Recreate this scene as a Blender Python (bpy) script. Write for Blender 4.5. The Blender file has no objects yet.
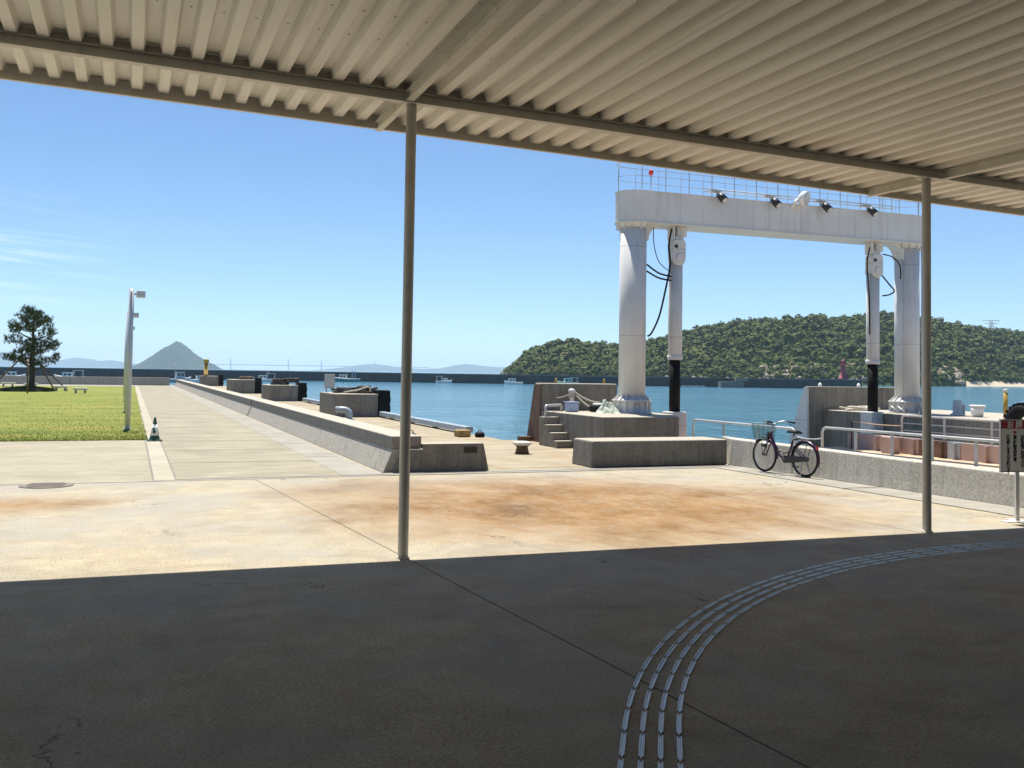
import bpy, math, random
import numpy as np
from mathutils import Vector, Matrix
random.seed(7); rng = np.random.default_rng(11)
scn = bpy.context.scene
COL = scn.collection
rad = math.radians
SEA = -2.2

# ------------------------------------------------------------------ materials
def new_mat(name):
    m = bpy.data.materials.new(name); m.use_nodes = True
    nt = m.node_tree; b = nt.nodes['Principled BSDF']
    return m, nt, b
def N(nt, t, **kw):
    n = nt.nodes.new(t)
    for k, v in kw.items(): setattr(n, k, v)
    return n
def pos_map(nt, scale=(1, 1, 1), loc=(0, 0, 0)):
    g = N(nt, 'ShaderNodeNewGeometry'); mp = N(nt, 'ShaderNodeMapping')
    mp.inputs['Scale'].default_value = scale; mp.inputs['Location'].default_value = loc
    nt.links.new(g.outputs['Position'], mp.inputs['Vector'])
    return mp.outputs['Vector']
def noise(nt, vec, scale, detail=5, rough=.6, dist=0):
    n = N(nt, 'ShaderNodeTexNoise'); n.inputs['Scale'].default_value = scale
    n.inputs['Detail'].default_value = detail; n.inputs['Roughness'].default_value = rough
    n.inputs['Distortion'].default_value = dist
    nt.links.new(vec, n.inputs['Vector']); return n.outputs['Fac']
def ramp(nt, fac, stops):
    r = N(nt, 'ShaderNodeValToRGB'); e = r.color_ramp.elements
    while len(e) < len(stops): e.new(.5)
    for el, (p, c) in zip(e, stops):
        el.position = p; el.color = (*c, 1) if len(c) == 3 else c
    nt.links.new(fac, r.inputs['Fac']); return r.outputs['Color']
def g3(v): return (v, v, v)
def mixc(nt, fac, a, b, mode='MIX'):
    m = N(nt, 'ShaderNodeMix', data_type='RGBA', blend_type=mode)
    for s, v in ((m.inputs['Factor'], fac), (m.inputs['A'], a), (m.inputs['B'], b)):
        if hasattr(v, 'is_linked') or isinstance(v, bpy.types.NodeSocket): nt.links.new(v, s)
        elif isinstance(v, (int, float)): s.default_value = v
        else: s.default_value = (*v, 1)
    return m.outputs['Result']
def math_n(nt, op, a, b=None, c=None):
    m = N(nt, 'ShaderNodeMath', operation=op)
    for i, v in enumerate((a, b, c)):
        if v is None: continue
        if isinstance(v, (int, float)): m.inputs[i].default_value = v
        else: nt.links.new(v, m.inputs[i])
    return m.outputs[0]
def bump(nt, b, height, strength=.3, dist=.01):
    bn = N(nt, 'ShaderNodeBump'); bn.inputs['Strength'].default_value = strength
    bn.inputs['Distance'].default_value = dist
    nt.links.new(height, bn.inputs['Height']); nt.links.new(bn.outputs['Normal'], b.inputs['Normal'])
def smooth_band(nt, x, a, b):
    m = N(nt, 'ShaderNodeMapRange', interpolation_type='SMOOTHSTEP')
    m.inputs['From Min'].default_value = a; m.inputs['From Max'].default_value = b
    nt.links.new(x, m.inputs['Value']); return m.outputs['Result']
def xyz(nt):
    g = N(nt, 'ShaderNodeNewGeometry'); s = N(nt, 'ShaderNodeSeparateXYZ')
    nt.links.new(g.outputs['Position'], s.inputs[0]); return s.outputs[0], s.outputs[1], s.outputs[2]

def groove(nt, coord, offset, step, width):
    a = math_n(nt, 'SUBTRACT', coord, offset); a = math_n(nt, 'DIVIDE', a, step)
    fr = math_n(nt, 'FRACT', a); d = math_n(nt, 'SUBTRACT', fr, .5); d = math_n(nt, 'ABSOLUTE', d)
    d = math_n(nt, 'SUBTRACT', .5, d); d = math_n(nt, 'MULTIPLY', d, step)
    return math_n(nt, 'LESS_THAN', d, width)

def paint(name, col, rough=.45, var=.12, metal=0, scale=3, dirt=.0, dirtcol=(.2, .15, .1)):
    m, nt, b = new_mat(name)
    v = pos_map(nt); f = noise(nt, v, scale)
    lo = tuple(c * (1 - var) for c in col); hi = tuple(min(1, c * (1 + var)) for c in col)
    c = ramp(nt, f, [(.3, lo), (.7, hi)])
    if dirt:
        v2 = pos_map(nt, (6, 6, .8)); f2 = noise(nt, v2, 1.2, 6, .65)
        k = ramp(nt, f2, [(.5, g3(0)), (.75, g3(dirt))]); c = mixc(nt, k, c, dirtcol)
    nt.links.new(c, b.inputs['Base Color'])
    b.inputs['Roughness'].default_value = rough; b.inputs['Metallic'].default_value = metal
    return m

def wall_concrete(name, base, stain, amount=.8, scale=1.0, lit_top=None):
    """board-cast concrete with rain streaks running down it; optional sunlit tone painted on tops"""
    m, nt, b = new_mat(name)
    v = pos_map(nt); fine = noise(nt, v, 22 * scale, 8, .7)
    blot = noise(nt, v, 1.7 * scale, 6, .6)
    sv = pos_map(nt, (5, 5, .35)); st = noise(nt, sv, 1.3 * scale, 7, .7, .4)
    pit = noise(nt, v, 7 * scale, 9, .75)
    c = ramp(nt, fine, [(.28, tuple(x * .55 for x in base)), (.72, tuple(x * 1.22 for x in base))])
    c = mixc(nt, ramp(nt, pit, [(.50, g3(0)), (.68, g3(.6))]), c, tuple(x * .5 for x in base))
    st2 = noise(nt, pos_map(nt, (14, 14, .5)), 1.6, 8, .75, .3)
    c = mixc(nt, ramp(nt, st2, [(.5, g3(0)), (.72, g3(.3))]), c, tuple(min(1, x * 1.6) for x in base))
    k = ramp(nt, st, [(.42, g3(0)), (.64, g3(amount * .8))])
    k2 = ramp(nt, blot, [(.35, g3(.25)), (.65, g3(1))])
    kk = math_n(nt, 'MULTIPLY', k, k2)
    c = mixc(nt, kk, c, stain)
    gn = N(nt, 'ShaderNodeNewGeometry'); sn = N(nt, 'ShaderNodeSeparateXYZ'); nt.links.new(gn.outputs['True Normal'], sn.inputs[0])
    if lit_top: c = mixc(nt, smooth_band(nt, sn.outputs[2], .6, .9), c, ramp(nt, fine, [(.25, tuple(x * .75 for x in lit_top)), (.75, tuple(x * 1.12 for x in lit_top))]))  # tops painted as sunlit against shade-dark sides
    nt.links.new(c, b.inputs['Base Color']); b.inputs['Roughness'].default_value = .9
    bump(nt, b, fine, .5, .015)
    return m

# joint grooves: darker line every `step` along an axis
def plaza_material():
    m, nt, b = new_mat('plaza_concrete')
    v = pos_map(nt); x, y, z = xyz(nt)
    fine = noise(nt, v, 45, 8, .75); mid = noise(nt, v, 2.6, 8, .65, .3); big = noise(nt, v, .32, 5, .6)
    lv = pos_map(nt, (.8, 1.0, 1)); lay = noise(nt, lv, 1.1, 9, .7, .4)
    base = ramp(nt, mid, [(.25, (.39, .335, .235)), (.75, (.53, .47, .35))])
    base = mixc(nt, ramp(nt, lay, [(.40, g3(0)), (.70, g3(.5))]), base, (.31, .27, .20))
    grime = noise(nt, pos_map(nt, (.8, 1.2, 1), (4, 2, 0)), .9, 9, .72, .9)
    base = mixc(nt, ramp(nt, grime, [(.50, g3(0)), (.62, g3(.25)), (.72, g3(.5))]), base, (.19, .175, .145))
    base = mixc(nt, .75, base, ramp(nt, fine, [(.36, g3(.2)), (.49, g3(.78)), (.60, g3(1.0))]), 'MULTIPLY')
    cool = ramp(nt, noise(nt, v, .55, 8, .7, .4), [(.46, g3(0)), (.60, g3(.45))]); base = mixc(nt, cool, base, (.30, .31, .30))
    # rust wash: a broad pool in front of the low block and a run towards the lawn
    edge = noise(nt, pos_map(nt, (1.1, .8, 1), (2, 5, 0)), .55, 9, .66, .3)
    def blob(cx, cy, rx, ry, soft):
        dx = math_n(nt, 'DIVIDE', math_n(nt, 'SUBTRACT', x, cx), rx); dy = math_n(nt, 'DIVIDE', math_n(nt, 'SUBTRACT', y, cy), ry)
        d = math_n(nt, 'ADD', math_n(nt, 'MULTIPLY', dx, dx), math_n(nt, 'MULTIPLY', dy, dy))
        d = math_n(nt, 'ADD', d, math_n(nt, 'MULTIPLY', math_n(nt, 'SUBTRACT', edge, .5), 3.2))
        return smooth_band(nt, d, 1 + soft, 1 - soft)
    rust = math_n(nt, 'MAXIMUM', blob(6.3, 13.0, 3.5, 3.2, 1.0), math_n(nt, 'MULTIPLY', blob(-2.6, 15.0, 2.2, .9, .9), .8))
    rust = math_n(nt, 'MAXIMUM', rust, math_n(nt, 'MULTIPLY', blob(4.4, 15.2, 2.2, 1.6, 1.0), .6))
    streak = noise(nt, pos_map(nt, (1.5, .9, 1), (1, 1, 0)), 2.6, 10, .78, .2)
    rk = math_n(nt, 'MULTIPLY', rust, ramp(nt, streak, [(.3, g3(.55)), (.55, g3(1))]))
    base = mixc(nt, rk, base, mixc(nt, ramp(nt, edge, [(.35, g3(0)), (.6, g3(1))]), (.15, .08, .030), (.28, .155, .055)))
    # scoured speckle and pale worn patches inside the rust
    spk = ramp(nt, noise(nt, v, 14, 7, .85), [(.50, g3(0)), (.58, g3(1))])
    worn = ramp(nt, noise(nt, pos_map(nt, (1.2, .9, 1)), .8, 9, .72), [(.48, g3(0)), (.62, g3(.8))])
    base = mixc(nt, math_n(nt, 'MULTIPLY', math_n(nt, 'MULTIPLY', worn, rust), math_n(nt, 'ADD', math_n(nt, 'MULTIPLY', spk, .75), .15)), base, (.40, .33, .22))
    # joints
    g = groove(nt, math_n(nt, 'ADD', x, math_n(nt, 'MULTIPLY', math_n(nt, 'SUBTRACT', y, 9.4), .08)), 2.70, 6.5, .009)
    base = mixc(nt, math_n(nt, 'MULTIPLY', g, .8), base, (.05, .043, .035))
    # hairline cracks
    vo = N(nt, 'ShaderNodeTexVoronoi', feature='DISTANCE_TO_EDGE'); vo.inputs['Scale'].default_value = .42
    wv = N(nt, 'ShaderNodeVectorMath', operation='ADD'); nz = N(nt, 'ShaderNodeTexNoise'); nz.inputs['Scale'].default_value = 2.5; nz.inputs['Detail'].default_value = 6
    nt.links.new(v, nz.inputs['Vector']); sc = N(nt, 'ShaderNodeVectorMath', operation='SCALE'); sc.inputs['Scale'].default_value = .8
    nt.links.new(nz.outputs['Color'], sc.inputs[0]); nt.links.new(v, wv.inputs[0]); nt.links.new(sc.outputs[0], wv.inputs[1])
    nt.links.new(wv.outputs[0], vo.inputs['Vector'])
    cr = math_n(nt, 'LESS_THAN', vo.outputs['Distance'], .004)
    cr = math_n(nt, 'MULTIPLY', cr, ramp(nt, big, [(.55, g3(0)), (.575, g3(.55))]))
    base = mixc(nt, cr, base, (.05, .045, .04))
    # dark oily spots scattered over the plaza
    spot = ramp(nt, noise(nt, v, 1.3, 9, .75, .8), [(.62, g3(0)), (.70, g3(.28))])
    base = mixc(nt, spot, base, (.12, .10, .08))
    nt.links.new(base, b.inputs['Base Color'])
    b.inputs['Roughness'].default_value = .9; b.inputs['Specular IOR Level'].default_value = .2
    h = math_n(nt, 'ADD', fine, math_n(nt, 'MULTIPLY', mid, 2)); h = math_n(nt, 'SUBTRACT', h, math_n(nt, 'MULTIPLY', g, 3))
    bump(nt, b, h, .5, .010)
    return m

def slab_material(name, lo, hi, step=None, stretch=(.8, 1.3, 1), yoff=17.7, width=.045, rust=None):
    m, nt, b = new_mat(name)
    v = pos_map(nt); x, y, z = xyz(nt)
    fine = noise(nt, v, 40, 8, .75); lv = pos_map(nt, stretch); lay = noise(nt, lv, 1.4, 8, .68, .5); mid = noise(nt, v, .5, 5)
    c = ramp(nt, lay, [(.3, lo), (.68, hi)])
    c = mixc(nt, .6, c, ramp(nt, fine, [(.3, g3(.6)), (.7, g3(1.))]), 'MULTIPLY')
    c = mixc(nt, ramp(nt, mid, [(.45, g3(0)), (.75, g3(.4))]), c, tuple(a * .6 for a in lo))
    if rust:
        c = mixc(nt, ramp(nt, noise(nt, v, .8, 6, .65), [(.5, g3(0)), (.7, g3(.6))]), c, rust)
    if step:
        g = groove(nt, y, yoff, step, width); c = mixc(nt, math_n(nt, 'MULTIPLY', g, .9), c, (.07, .06, .045))
    nt.links.new(c, b.inputs['Base Color']); b.inputs['Roughness'].default_value = .9
    bump(nt, b, fine, .3, .006)
    return m

M = {}
M['plaza'] = plaza_material()
M['walk'] = slab_material('walkway_concrete', (.255, .225, .155), (.38, .345, .25), 3.1)
M['apron'] = slab_material('apron_concrete', (.29, .26, .18), (.40, .365, .265))
M['gutter'] = slab_material('gutter_concrete', (.27, .255, .215), (.38, .36, .31), 4.0)
M['kerb'] = slab_material('kerb_concrete', (.36, .325, .24), (.46, .425, .33))
M['quay'] = slab_material('quay_concrete', (.29, .24, .155), (.43, .375, .265), 5.0, rust=(.30, .19, .08))
M['quaywall'] = wall_concrete('quay_wall_concrete', (.24, .22, .19), (.06, .055, .045))
M['conc_l'] = wall_concrete('parapet_concrete', (.42, .39, .335), (.19, .172, .145), .65)
M['conc_d'] = wall_concrete('shade_dark_weathered_concrete', (.24, .222, .193), (.075, .069, .058), .9, 1.0, (.40, .365, .295))
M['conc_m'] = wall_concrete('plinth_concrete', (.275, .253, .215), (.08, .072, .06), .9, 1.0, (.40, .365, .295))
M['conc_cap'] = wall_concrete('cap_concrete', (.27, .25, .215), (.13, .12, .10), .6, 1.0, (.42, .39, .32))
def pebble():
    m, nt, b = new_mat('pebbledash_concrete')
    v = pos_map(nt); n1 = noise(nt, v, 26, 8, .8); n2 = noise(nt, v, 4, 5)
    c = ramp(nt, n1, [(.32, (.26, .24, .20)), (.52, (.53, .50, .435)), (.7, (.68, .65, .58))])
    sv = pos_map(nt, (6, 6, .5)); c = mixc(nt, ramp(nt, noise(nt, sv, 1.2, 6), [(.5, g3(0)), (.72, g3(.5))]), c, (.17, .15, .12))
    nt.links.new(c, b.inputs['Base Color']); b.inputs['Roughness'].default_value = .95
    bump(nt, b, n1, .8, .02); return m
M['pebble'] = pebble()
M['white'] = paint('white_gantry_paint', (.60, .605, .615), .42, .05, scale=1.2, dirt=.22, dirtcol=(.36, .33, .28))
def gantry_paint():
    m, nt, b = new_mat('gantry_paint'); x, y, z = xyz(nt)
    f = noise(nt, pos_map(nt), 1.1, 5); c = ramp(nt, f, [(.3, (.58, .575, .565)), (.7, (.66, .655, .645))])
    gr = noise(nt, pos_map(nt, (7, 7, .45)), 1.0, 8, .7, .2); c = mixc(nt, ramp(nt, gr, [(.52, g3(0)), (.72, g3(.5))]), c, (.33, .315, .29))
    rs = noise(nt, pos_map(nt, (11, 11, .7), (3, 1, 2)), .8, 8, .75); c = mixc(nt, ramp(nt, rs, [(.64, g3(0)), (.74, g3(.75))]), c, (.27, .15, .07))
    seam = math_n(nt, 'MAXIMUM', groove(nt, z, .55, 2.4, .012), math_n(nt, 'MULTIPLY', groove(nt, x, 13.7, 2.35, .010), math_n(nt, 'GREATER_THAN', z, 5.99)))
    c = mixc(nt, math_n(nt, 'MULTIPLY', seam, .45), c, (.25, .24, .22))
    nt.links.new(c, b.inputs['Base Color']); b.inputs['Roughness'].default_value = .48
    bump(nt, b, math_n(nt, 'ADD', f, seam), .25, .02); return m
M['white'] = gantry_paint()
M['white_clean'] = paint('white_paint', (.78, .78, .77), .4, .05)
M['galv'] = paint('galvanised_rail', (.43, .44, .45), .5, .12, .35)
M['black'] = paint('black_rubber', (.012, .012, .012), .65, .3)
M['black'].node_tree.nodes['Principled BSDF'].inputs['Specular IOR Level'].default_value = .15
M['blackmetal'] = paint('black_metal', (.02, .021, .022), .4, .2)
M['rope'] = paint('pale_rope', (.52, .48, .40), .9, .2, scale=20)
M['darkrope'] = paint('dark_rope', (.05, .045, .04), .9, .5, scale=14)
M['post'] = paint('canopy_post_paint', (.56, .56, .53), .4, .1, .0, dirt=.3)
M['beam'] = paint('canopy_beam_paint', (.62, .59, .52), .5, .08, scale=2, dirt=.3, dirtcol=(.22, .17, .11))
def deck_material():
    m, nt, b = new_mat('roof_deck_paint')
    v = pos_map(nt, (1, .15, 1)); f = noise(nt, v, 3.5, 6, .6)
    c = ramp(nt, f, [(.3, (.73, .705, .645)), (.7, (.81, .79, .735))])
    s = noise(nt, pos_map(nt, (8, .6, 8)), 1.0, 8, .7); c = mixc(nt, ramp(nt, s, [(.56, g3(0)), (.75, g3(.5))]), c, (.36, .29, .19))
    nt.links.new(c, b.inputs['Base Color']); b.inputs['Roughness'].default_value = .42; return m
M['deck'] = deck_material()
M['steel'] = paint('stainless_bar', (.45, .41, .35), .36, .1, 1.0, scale=30)
M['blue_rail'] = paint('blue_grey_steel', (.30, .37, .43), .5, .2, .1, dirt=.5, dirtcol=(.22, .12, .05))
M['rusty'] = paint('rusty_steel', (.13, .075, .045), .85, .45, .1, scale=9)
M['rustbrown'] = paint('brown_steel_plate', (.15, .095, .065), .75, .3, .1, scale=4)
M['yellow'] = paint('yellow_paint', (.40, .26, .04), .6, .25, dirt=.6)
M['pink'] = paint('faded_pink_steel', (.42, .315, .28), .65, .12, scale=1.5, dirt=.4, dirtcol=(.30, .2, .16))
M['orange'] = paint('orange_deck_paint', (.52, .37, .24), .8, .2, scale=1.6, dirt=.0)
M['mint'] = paint('pale_green_paint', (.50, .60, .50), .6, .1)
M['blue_plastic'] = paint('lilac_blue_plastic', (.36, .42, .62), .35, .05)
M['white_plastic'] = paint('white_plastic', (.80, .80, .78), .35, .04)
M['net_g'] = paint('green_white_net', (.55, .60, .50), .9, .45, scale=9)
M['red'] = paint('red_paint', (.55, .03, .03), .4, .1)
M['lighthouse_red'] = paint('lighthouse_red', (.30, .05, .07), .5, .1)
M['grey_box'] = paint('grey_enamel', (.45, .46, .46), .5, .08)
M['lamp'] = paint('lamp_post_paint', (.52, .53, .54), .4, .06, .2)
M['cone_g'] = paint('dark_green_plastic', (.012, .075, .055), .45, .1)
M['cone_w'] = paint('white_sleeve', (.72, .73, .72), .5, .06)
M['stone'] = paint('pale_stone', (.58, .56, .51), .85, .1, scale=6)
M['iron'] = paint('cast_iron', (.19, .165, .13), .6, .3, .3, scale=25)
M['bark'] = paint('pine_bark', (.075, .055, .04), .95, .4, scale=9)
M['stake'] = paint('brown_stake', (.13, .075, .05), .85, .25, scale=5)
M['purple'] = paint('dark_purple_paint', (.06, .016, .055), .35, .15, .2)
M['chrome'] = paint('chrome', (.33, .33, .34), .28, .05, 1)
M['teal_wire'] = paint('teal_basket', (.10, .24, .25), .45, .1)
M['glass'] = paint('dark_window', (.02, .03, .035), .1, .1)
M['lens'] = paint('lamp_lens', (.55, .56, .55), .12, .05)
M['sign_face'] = paint('sign_face', (.88, .87, .82), .5, .03)
M['sign_red'] = paint('sign_red', (.42, .03, .035), .5, .05)
M['ink'] = paint('sign_ink', (.025, .025, .04), .6, .1)
M['boat_white'] = paint('boat_white', (.78, .79, .78), .35, .05)
M['boat_teal'] = paint('boat_teal', (.05, .26, .26), .4, .1)
M['boat_blue'] = paint('boat_blue', (.10, .20, .34), .4, .1)
M['boat_green'] = paint('boat_pale_green', (.42, .64, .55), .4, .1)
M['boat_grey'] = paint('boat_grey', (.36, .40, .44), .45, .1)
M['bw'] = wall_concrete('breakwater_concrete', (.085, .085, .083), (.04, .04, .04), .8, .12)
M['bw_top'] = wall_concrete('breakwater_cap', (.22, .21, .19), (.10, .10, .09), .5, .12)
M['sand'] = paint('beach_sand', (.46, .40, .29), .95, .15, scale=.2)
M['rock'] = paint('bare_rock', (.33, .27, .19), .95, .35, scale=.25)
M['pylonsteel'] = paint('pylon_steel', (.30, .31, .32), .6, .1, .3)
M['soil'] = paint('soil_shade_dark', (.06, .055, .035), .95, .3, scale=6)

def leaf_mat(name, cols, scale, trans=.15):
    m, nt, b = new_mat(name)
    g = N(nt, 'ShaderNodeNewGeometry'); f = noise(nt, pos_map(nt), scale, 4, .6)
    a = math_n(nt, 'ADD', math_n(nt, 'MULTIPLY', g.outputs['Random Per Island'], .45), math_n(nt, 'MULTIPLY', f, .55))
    n = len(cols); c = ramp(nt, a, [(.25 + .5 * i / (n - 1), k) for i, k in enumerate(cols)])
    nt.links.new(c, b.inputs['Base Color']); b.inputs['Roughness'].default_value = .7
    b.inputs['Specular IOR Level'].default_value = .25
    return m
def wood_mat():
    m, nt, b = new_mat('woodland_leaves'); g = N(nt, 'ShaderNodeNewGeometry')
    f = noise(nt, pos_map(nt), .11, 6, .72); big = noise(nt, pos_map(nt), .022, 4, .6)
    a = math_n(nt, 'ADD', math_n(nt, 'MULTIPLY', f, .72), math_n(nt, 'ADD', math_n(nt, 'MULTIPLY', big, .22), math_n(nt, 'MULTIPLY', g.outputs['Random Per Island'], .14)))
    c = ramp(nt, a, [(.36, (.028, .052, .014)), (.47, (.052, .084, .020)), (.57, (.095, .122, .032)), (.70, (.16, .158, .052))])
    nt.links.new(c, b.inputs['Base Color']); b.inputs['Roughness'].default_value = .8; b.inputs['Specular IOR Level'].default_value = .15
    return m
M['wood'] = wood_mat()
M['pine'] = leaf_mat('pine_needles', [(.022, .042, .012), (.048, .07, .02), (.09, .10, .034)], .9)
M['grassblade'] = leaf_mat('grass_blades', [(.125, .17, .017), (.20, .23, .028), (.30, .275, .06)], .4)
def lawn_mat():
    m, nt, b = new_mat('lawn')
    v = pos_map(nt); n1 = noise(nt, v, 30, 8, .8); n2 = noise(nt, pos_map(nt, (.5, 1.4, 1)), .45, 6, .65, .4)
    c = ramp(nt, n2, [(.30, (.125, .17, .016)), (.5, (.20, .23, .028)), (.72, (.33, .295, .065))])
    c = mixc(nt, .6, c, ramp(nt, n1, [(.3, g3(.45)), (.7, g3(1.1))]), 'MULTIPLY')
    nt.links.new(c, b.inputs['Base Color']); b.inputs['Roughness'].default_value = .95; bump(nt, b, n1, .8, .03); return m
M['lawn'] = lawn_mat()
def hill_mat(name, cols, scale):
    m, nt, b = new_mat(name)
    f = noise(nt, pos_map(nt), scale, 8, .7)
    c = ramp(nt, f, [(.3, cols[0]), (.6, cols[1]), (.75, cols[2])])
    nt.links.new(c, b.inputs['Base Color']); b.inputs['Roughness'].default_value = 1
    b.inputs['Specular IOR Level'].default_value = .1
    bump(nt, b, f, 1, 3 / max(scale, .01) * .05); return m
M['hill'] = hill_mat('hill_undergrowth', [(.04, .065, .018), (.06, .095, .026), (.10, .12, .04)], .05)
M['island'] = hill_mat('island_forest', [(.018, .032, .014), (.04, .058, .024), (.085, .085, .045)], .03)
def sea_mat():
    m, nt, b = new_mat('sea_water')
    b.inputs['Base Color'].default_value = (.06, .17, .235, 1); b.inputs['Roughness'].default_value = .1
    b.inputs['IOR'].default_value = 1.33
    v1 = pos_map(nt, (1, 1.9, 1)); a = noise(nt, v1, .55, 6, .62, .3)
    v2 = pos_map(nt, (.6, 1.5, 1), (7, 3, 0)); c = noise(nt, v2, .10, 5, .6, .5)
    w = noise(nt, pos_map(nt, (.35, 1, 1), (1, 9, 0)), .02, 4, .6)
    v3 = pos_map(nt, (.45, 1.3, 1), (3, 8, 0)); c3 = noise(nt, v3, .035, 4, .6, .6)
    h = math_n(nt, 'ADD', math_n(nt, 'ADD', math_n(nt, 'MULTIPLY', a, .6), math_n(nt, 'MULTIPLY', c, 3.4)), math_n(nt, 'MULTIPLY', c3, 5.0))
    g4 = N(nt, 'ShaderNodeNewGeometry'); m4 = N(nt, 'ShaderNodeMapping'); m4.inputs['Rotation'].default_value = (0, 0, rad(32)); m4.inputs['Scale'].default_value = (.30, .11, 1)
    nt.links.new(g4.outputs['Position'], m4.inputs['Vector']); c4 = noise(nt, m4.outputs['Vector'], 1.0, 5, .65, .6)
    h = math_n(nt, 'ADD', h, math_n(nt, 'MULTIPLY', c4, 7.5))
    # calmer and rougher patches of water
    s = math_n(nt, 'MULTIPLY', h, math_n(nt, 'ADD', math_n(nt, 'MULTIPLY', w, 1.9), -.15))
    bn = N(nt, 'ShaderNodeBump'); bn.inputs['Strength'].default_value = .62; bn.inputs['Distance'].default_value = .5
    nt.links.new(s, bn.inputs['Height']); nt.links.new(bn.outputs['Normal'], b.inputs['Normal'])
    return m
M['sea'] = sea_mat()

# ------------------------------------------------------------------ mesh builder
def wl(o):
    v = Vector((0, 0, 0))
    while o is not None: v += o.location; o = o.parent
    return v
class MB:
    def __init__(s): s.v = []; s.f = []; s.sm = []
    def add(s, vs, fs, smooth=False):
        k = len(s.v); s.v += [tuple(p) for p in vs]; s.f += [tuple(i + k for i in f) for f in fs]; s.sm += [smooth] * len(fs); return s
    def box(s, x0, x1, y0, y1, z0, z1):
        vs = [(x, y, z) for z in (z0, z1) for y in (y0, y1) for x in (x0, x1)]
        return s.add(vs, [(0, 2, 3, 1), (4, 5, 7, 6), (0, 1, 5, 4), (2, 6, 7, 3), (0, 4, 6, 2), (1, 3, 7, 5)])
    def cbox(s, c, d, R=None):
        vs = []
        for z in (-.5, .5):
            for y in (-.5, .5):
                for x in (-.5, .5):
                    p = Vector((x * d[0], y * d[1], z * d[2]))
                    if R is not None: p = R @ p
                    vs.append(p + Vector(c))
        return s.add(vs, [(0, 2, 3, 1), (4, 5, 7, 6), (0, 1, 5, 4), (2, 6, 7, 3), (0, 4, 6, 2), (1, 3, 7, 5)])
    def prism(s, poly, axis, a, b):
        """poly: 2-D outline, extruded along axis ('x','y','z') from a to b"""
        def P(p, t):
            return {'x': (t, p[0], p[1]), 'y': (p[0], t, p[1]), 'z': (p[0], p[1], t)}[axis]
        n = len(poly); vs = [P(p, a) for p in poly] + [P(p, b) for p in poly]
        fs = [tuple(range(n - 1, -1, -1)), tuple(range(n, 2 * n))] + [(i, (i + 1) % n, n + (i + 1) % n, n + i) for i in range(n)]
        return s.add(vs, fs)
    def tube(s, pts, r, n=8, caps=True, closed=False):
        pts = [Vector(p) for p in pts]; m = len(pts)
        rs = r if isinstance(r, (list, tuple)) else [r] * m
        vs = []; ref = None
        for i, p in enumerate(pts):
            if closed: t = pts[(i + 1) % m] - pts[i - 1]
            else: t = pts[min(i + 1, m - 1)] - pts[max(i - 1, 0)]
            t = t.normalized() if t.length > 1e-9 else Vector((0, 0, 1))
            if ref is None: ref = Vector((0, 0, 1)) if abs(t.z) < .9 else Vector((1, 0, 0))
            a = (ref - t * ref.dot(t)); a = a.normalized() if a.length > 1e-6 else t.orthogonal().normalized()
            ref = a; b = t.cross(a)
            for k in range(n):
                an = 2 * math.pi * k / n; vs.append(p + (a * math.cos(an) + b * math.sin(an)) * rs[i])
        fs = []
        for i in range(m if closed else m - 1):
            j = (i + 1) % m
            fs += [(i * n + k, i * n + (k + 1) % n, j * n + (k + 1) % n, j * n + k) for k in range(n)]
        s.add(vs, fs, True)
        if caps and not closed:
            k = len(s.v) - len(vs); s.f += [tuple(k + q for q in range(n - 1, -1, -1)), tuple(k + (m - 1) * n + q for q in range(n))]; s.sm += [False, False]
        return s
    def lathe(s, c, prof, n=20, axis='z', cap=True):
        vs = []
        for r, h in prof:
            for k in range(n):
                a = 2 * math.pi * k / n; x, y = r * math.cos(a), r * math.sin(a)
                p = {'z': (x, y, h), 'x': (h, x, y), 'y': (x, h, y)}[axis]
                vs.append((p[0] + c[0], p[1] + c[1], p[2] + c[2]))
        m = len(prof); fs = [(i * n + k, i * n + (k + 1) % n, (i + 1) * n + (k + 1) % n, (i + 1) * n + k) for i in range(m - 1) for k in range(n)]
        s.add(vs, fs, True)
        if cap:
            k0 = len(s.v) - len(vs); s.f += [tuple(k0 + q for q in range(n - 1, -1, -1)), tuple(k0 + (m - 1) * n + q for q in range(n))]; s.sm += [False, False]
        return s
    def torus(s, c, R, r, axis='y', n=32, m=8):
        pts = []
        for k in range(n):
            a = 2 * math.pi * k / n; x, y = R * math.cos(a), R * math.sin(a)
            p = {'z': (x, y, 0), 'x': (0, x, y), 'y': (x, 0, y)}[axis]; pts.append(Vector(p) + Vector(c))
        return s.tube(pts, r, m, closed=True)
    def sphere(s, c, r, n=12, sc=(1, 1, 1)):
        prof = [(max(1e-3, r * math.sin(math.pi * i / (n // 2))), -r * math.cos(math.pi * i / (n // 2))) for i in range(n // 2 + 1)]
        k = len(s.v); s.lathe((0, 0, 0), prof, n)
        for i in range(k, len(s.v)): q = s.v[i]; s.v[i] = (q[0] * sc[0] + c[0], q[1] * sc[1] + c[1], q[2] * sc[2] + c[2])
        return s
    def build(s, name, mat, parent=None, bevel=0, local=False):
        V = np.array(s.v, float)
        if parent is not None: o0 = Vector((0, 0, 0)) if local else wl(parent); loc = Vector((0, 0, 0))
        else:
            lo, hi = V.min(0), V.max(0); o0 = Vector(((lo[0] + hi[0]) / 2, (lo[1] + hi[1]) / 2, lo[2])); loc = o0
        V = V - np.array(o0)
        me = bpy.data.meshes.new(name); me.from_pydata(V.tolist(), [], s.f)
        me.polygons.foreach_set('use_smooth', s.sm); me.materials.append(mat); me.update()
        o = bpy.data.objects.new(name, me); COL.objects.link(o); o.location = loc
        if parent is not None: o.parent = parent
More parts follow.
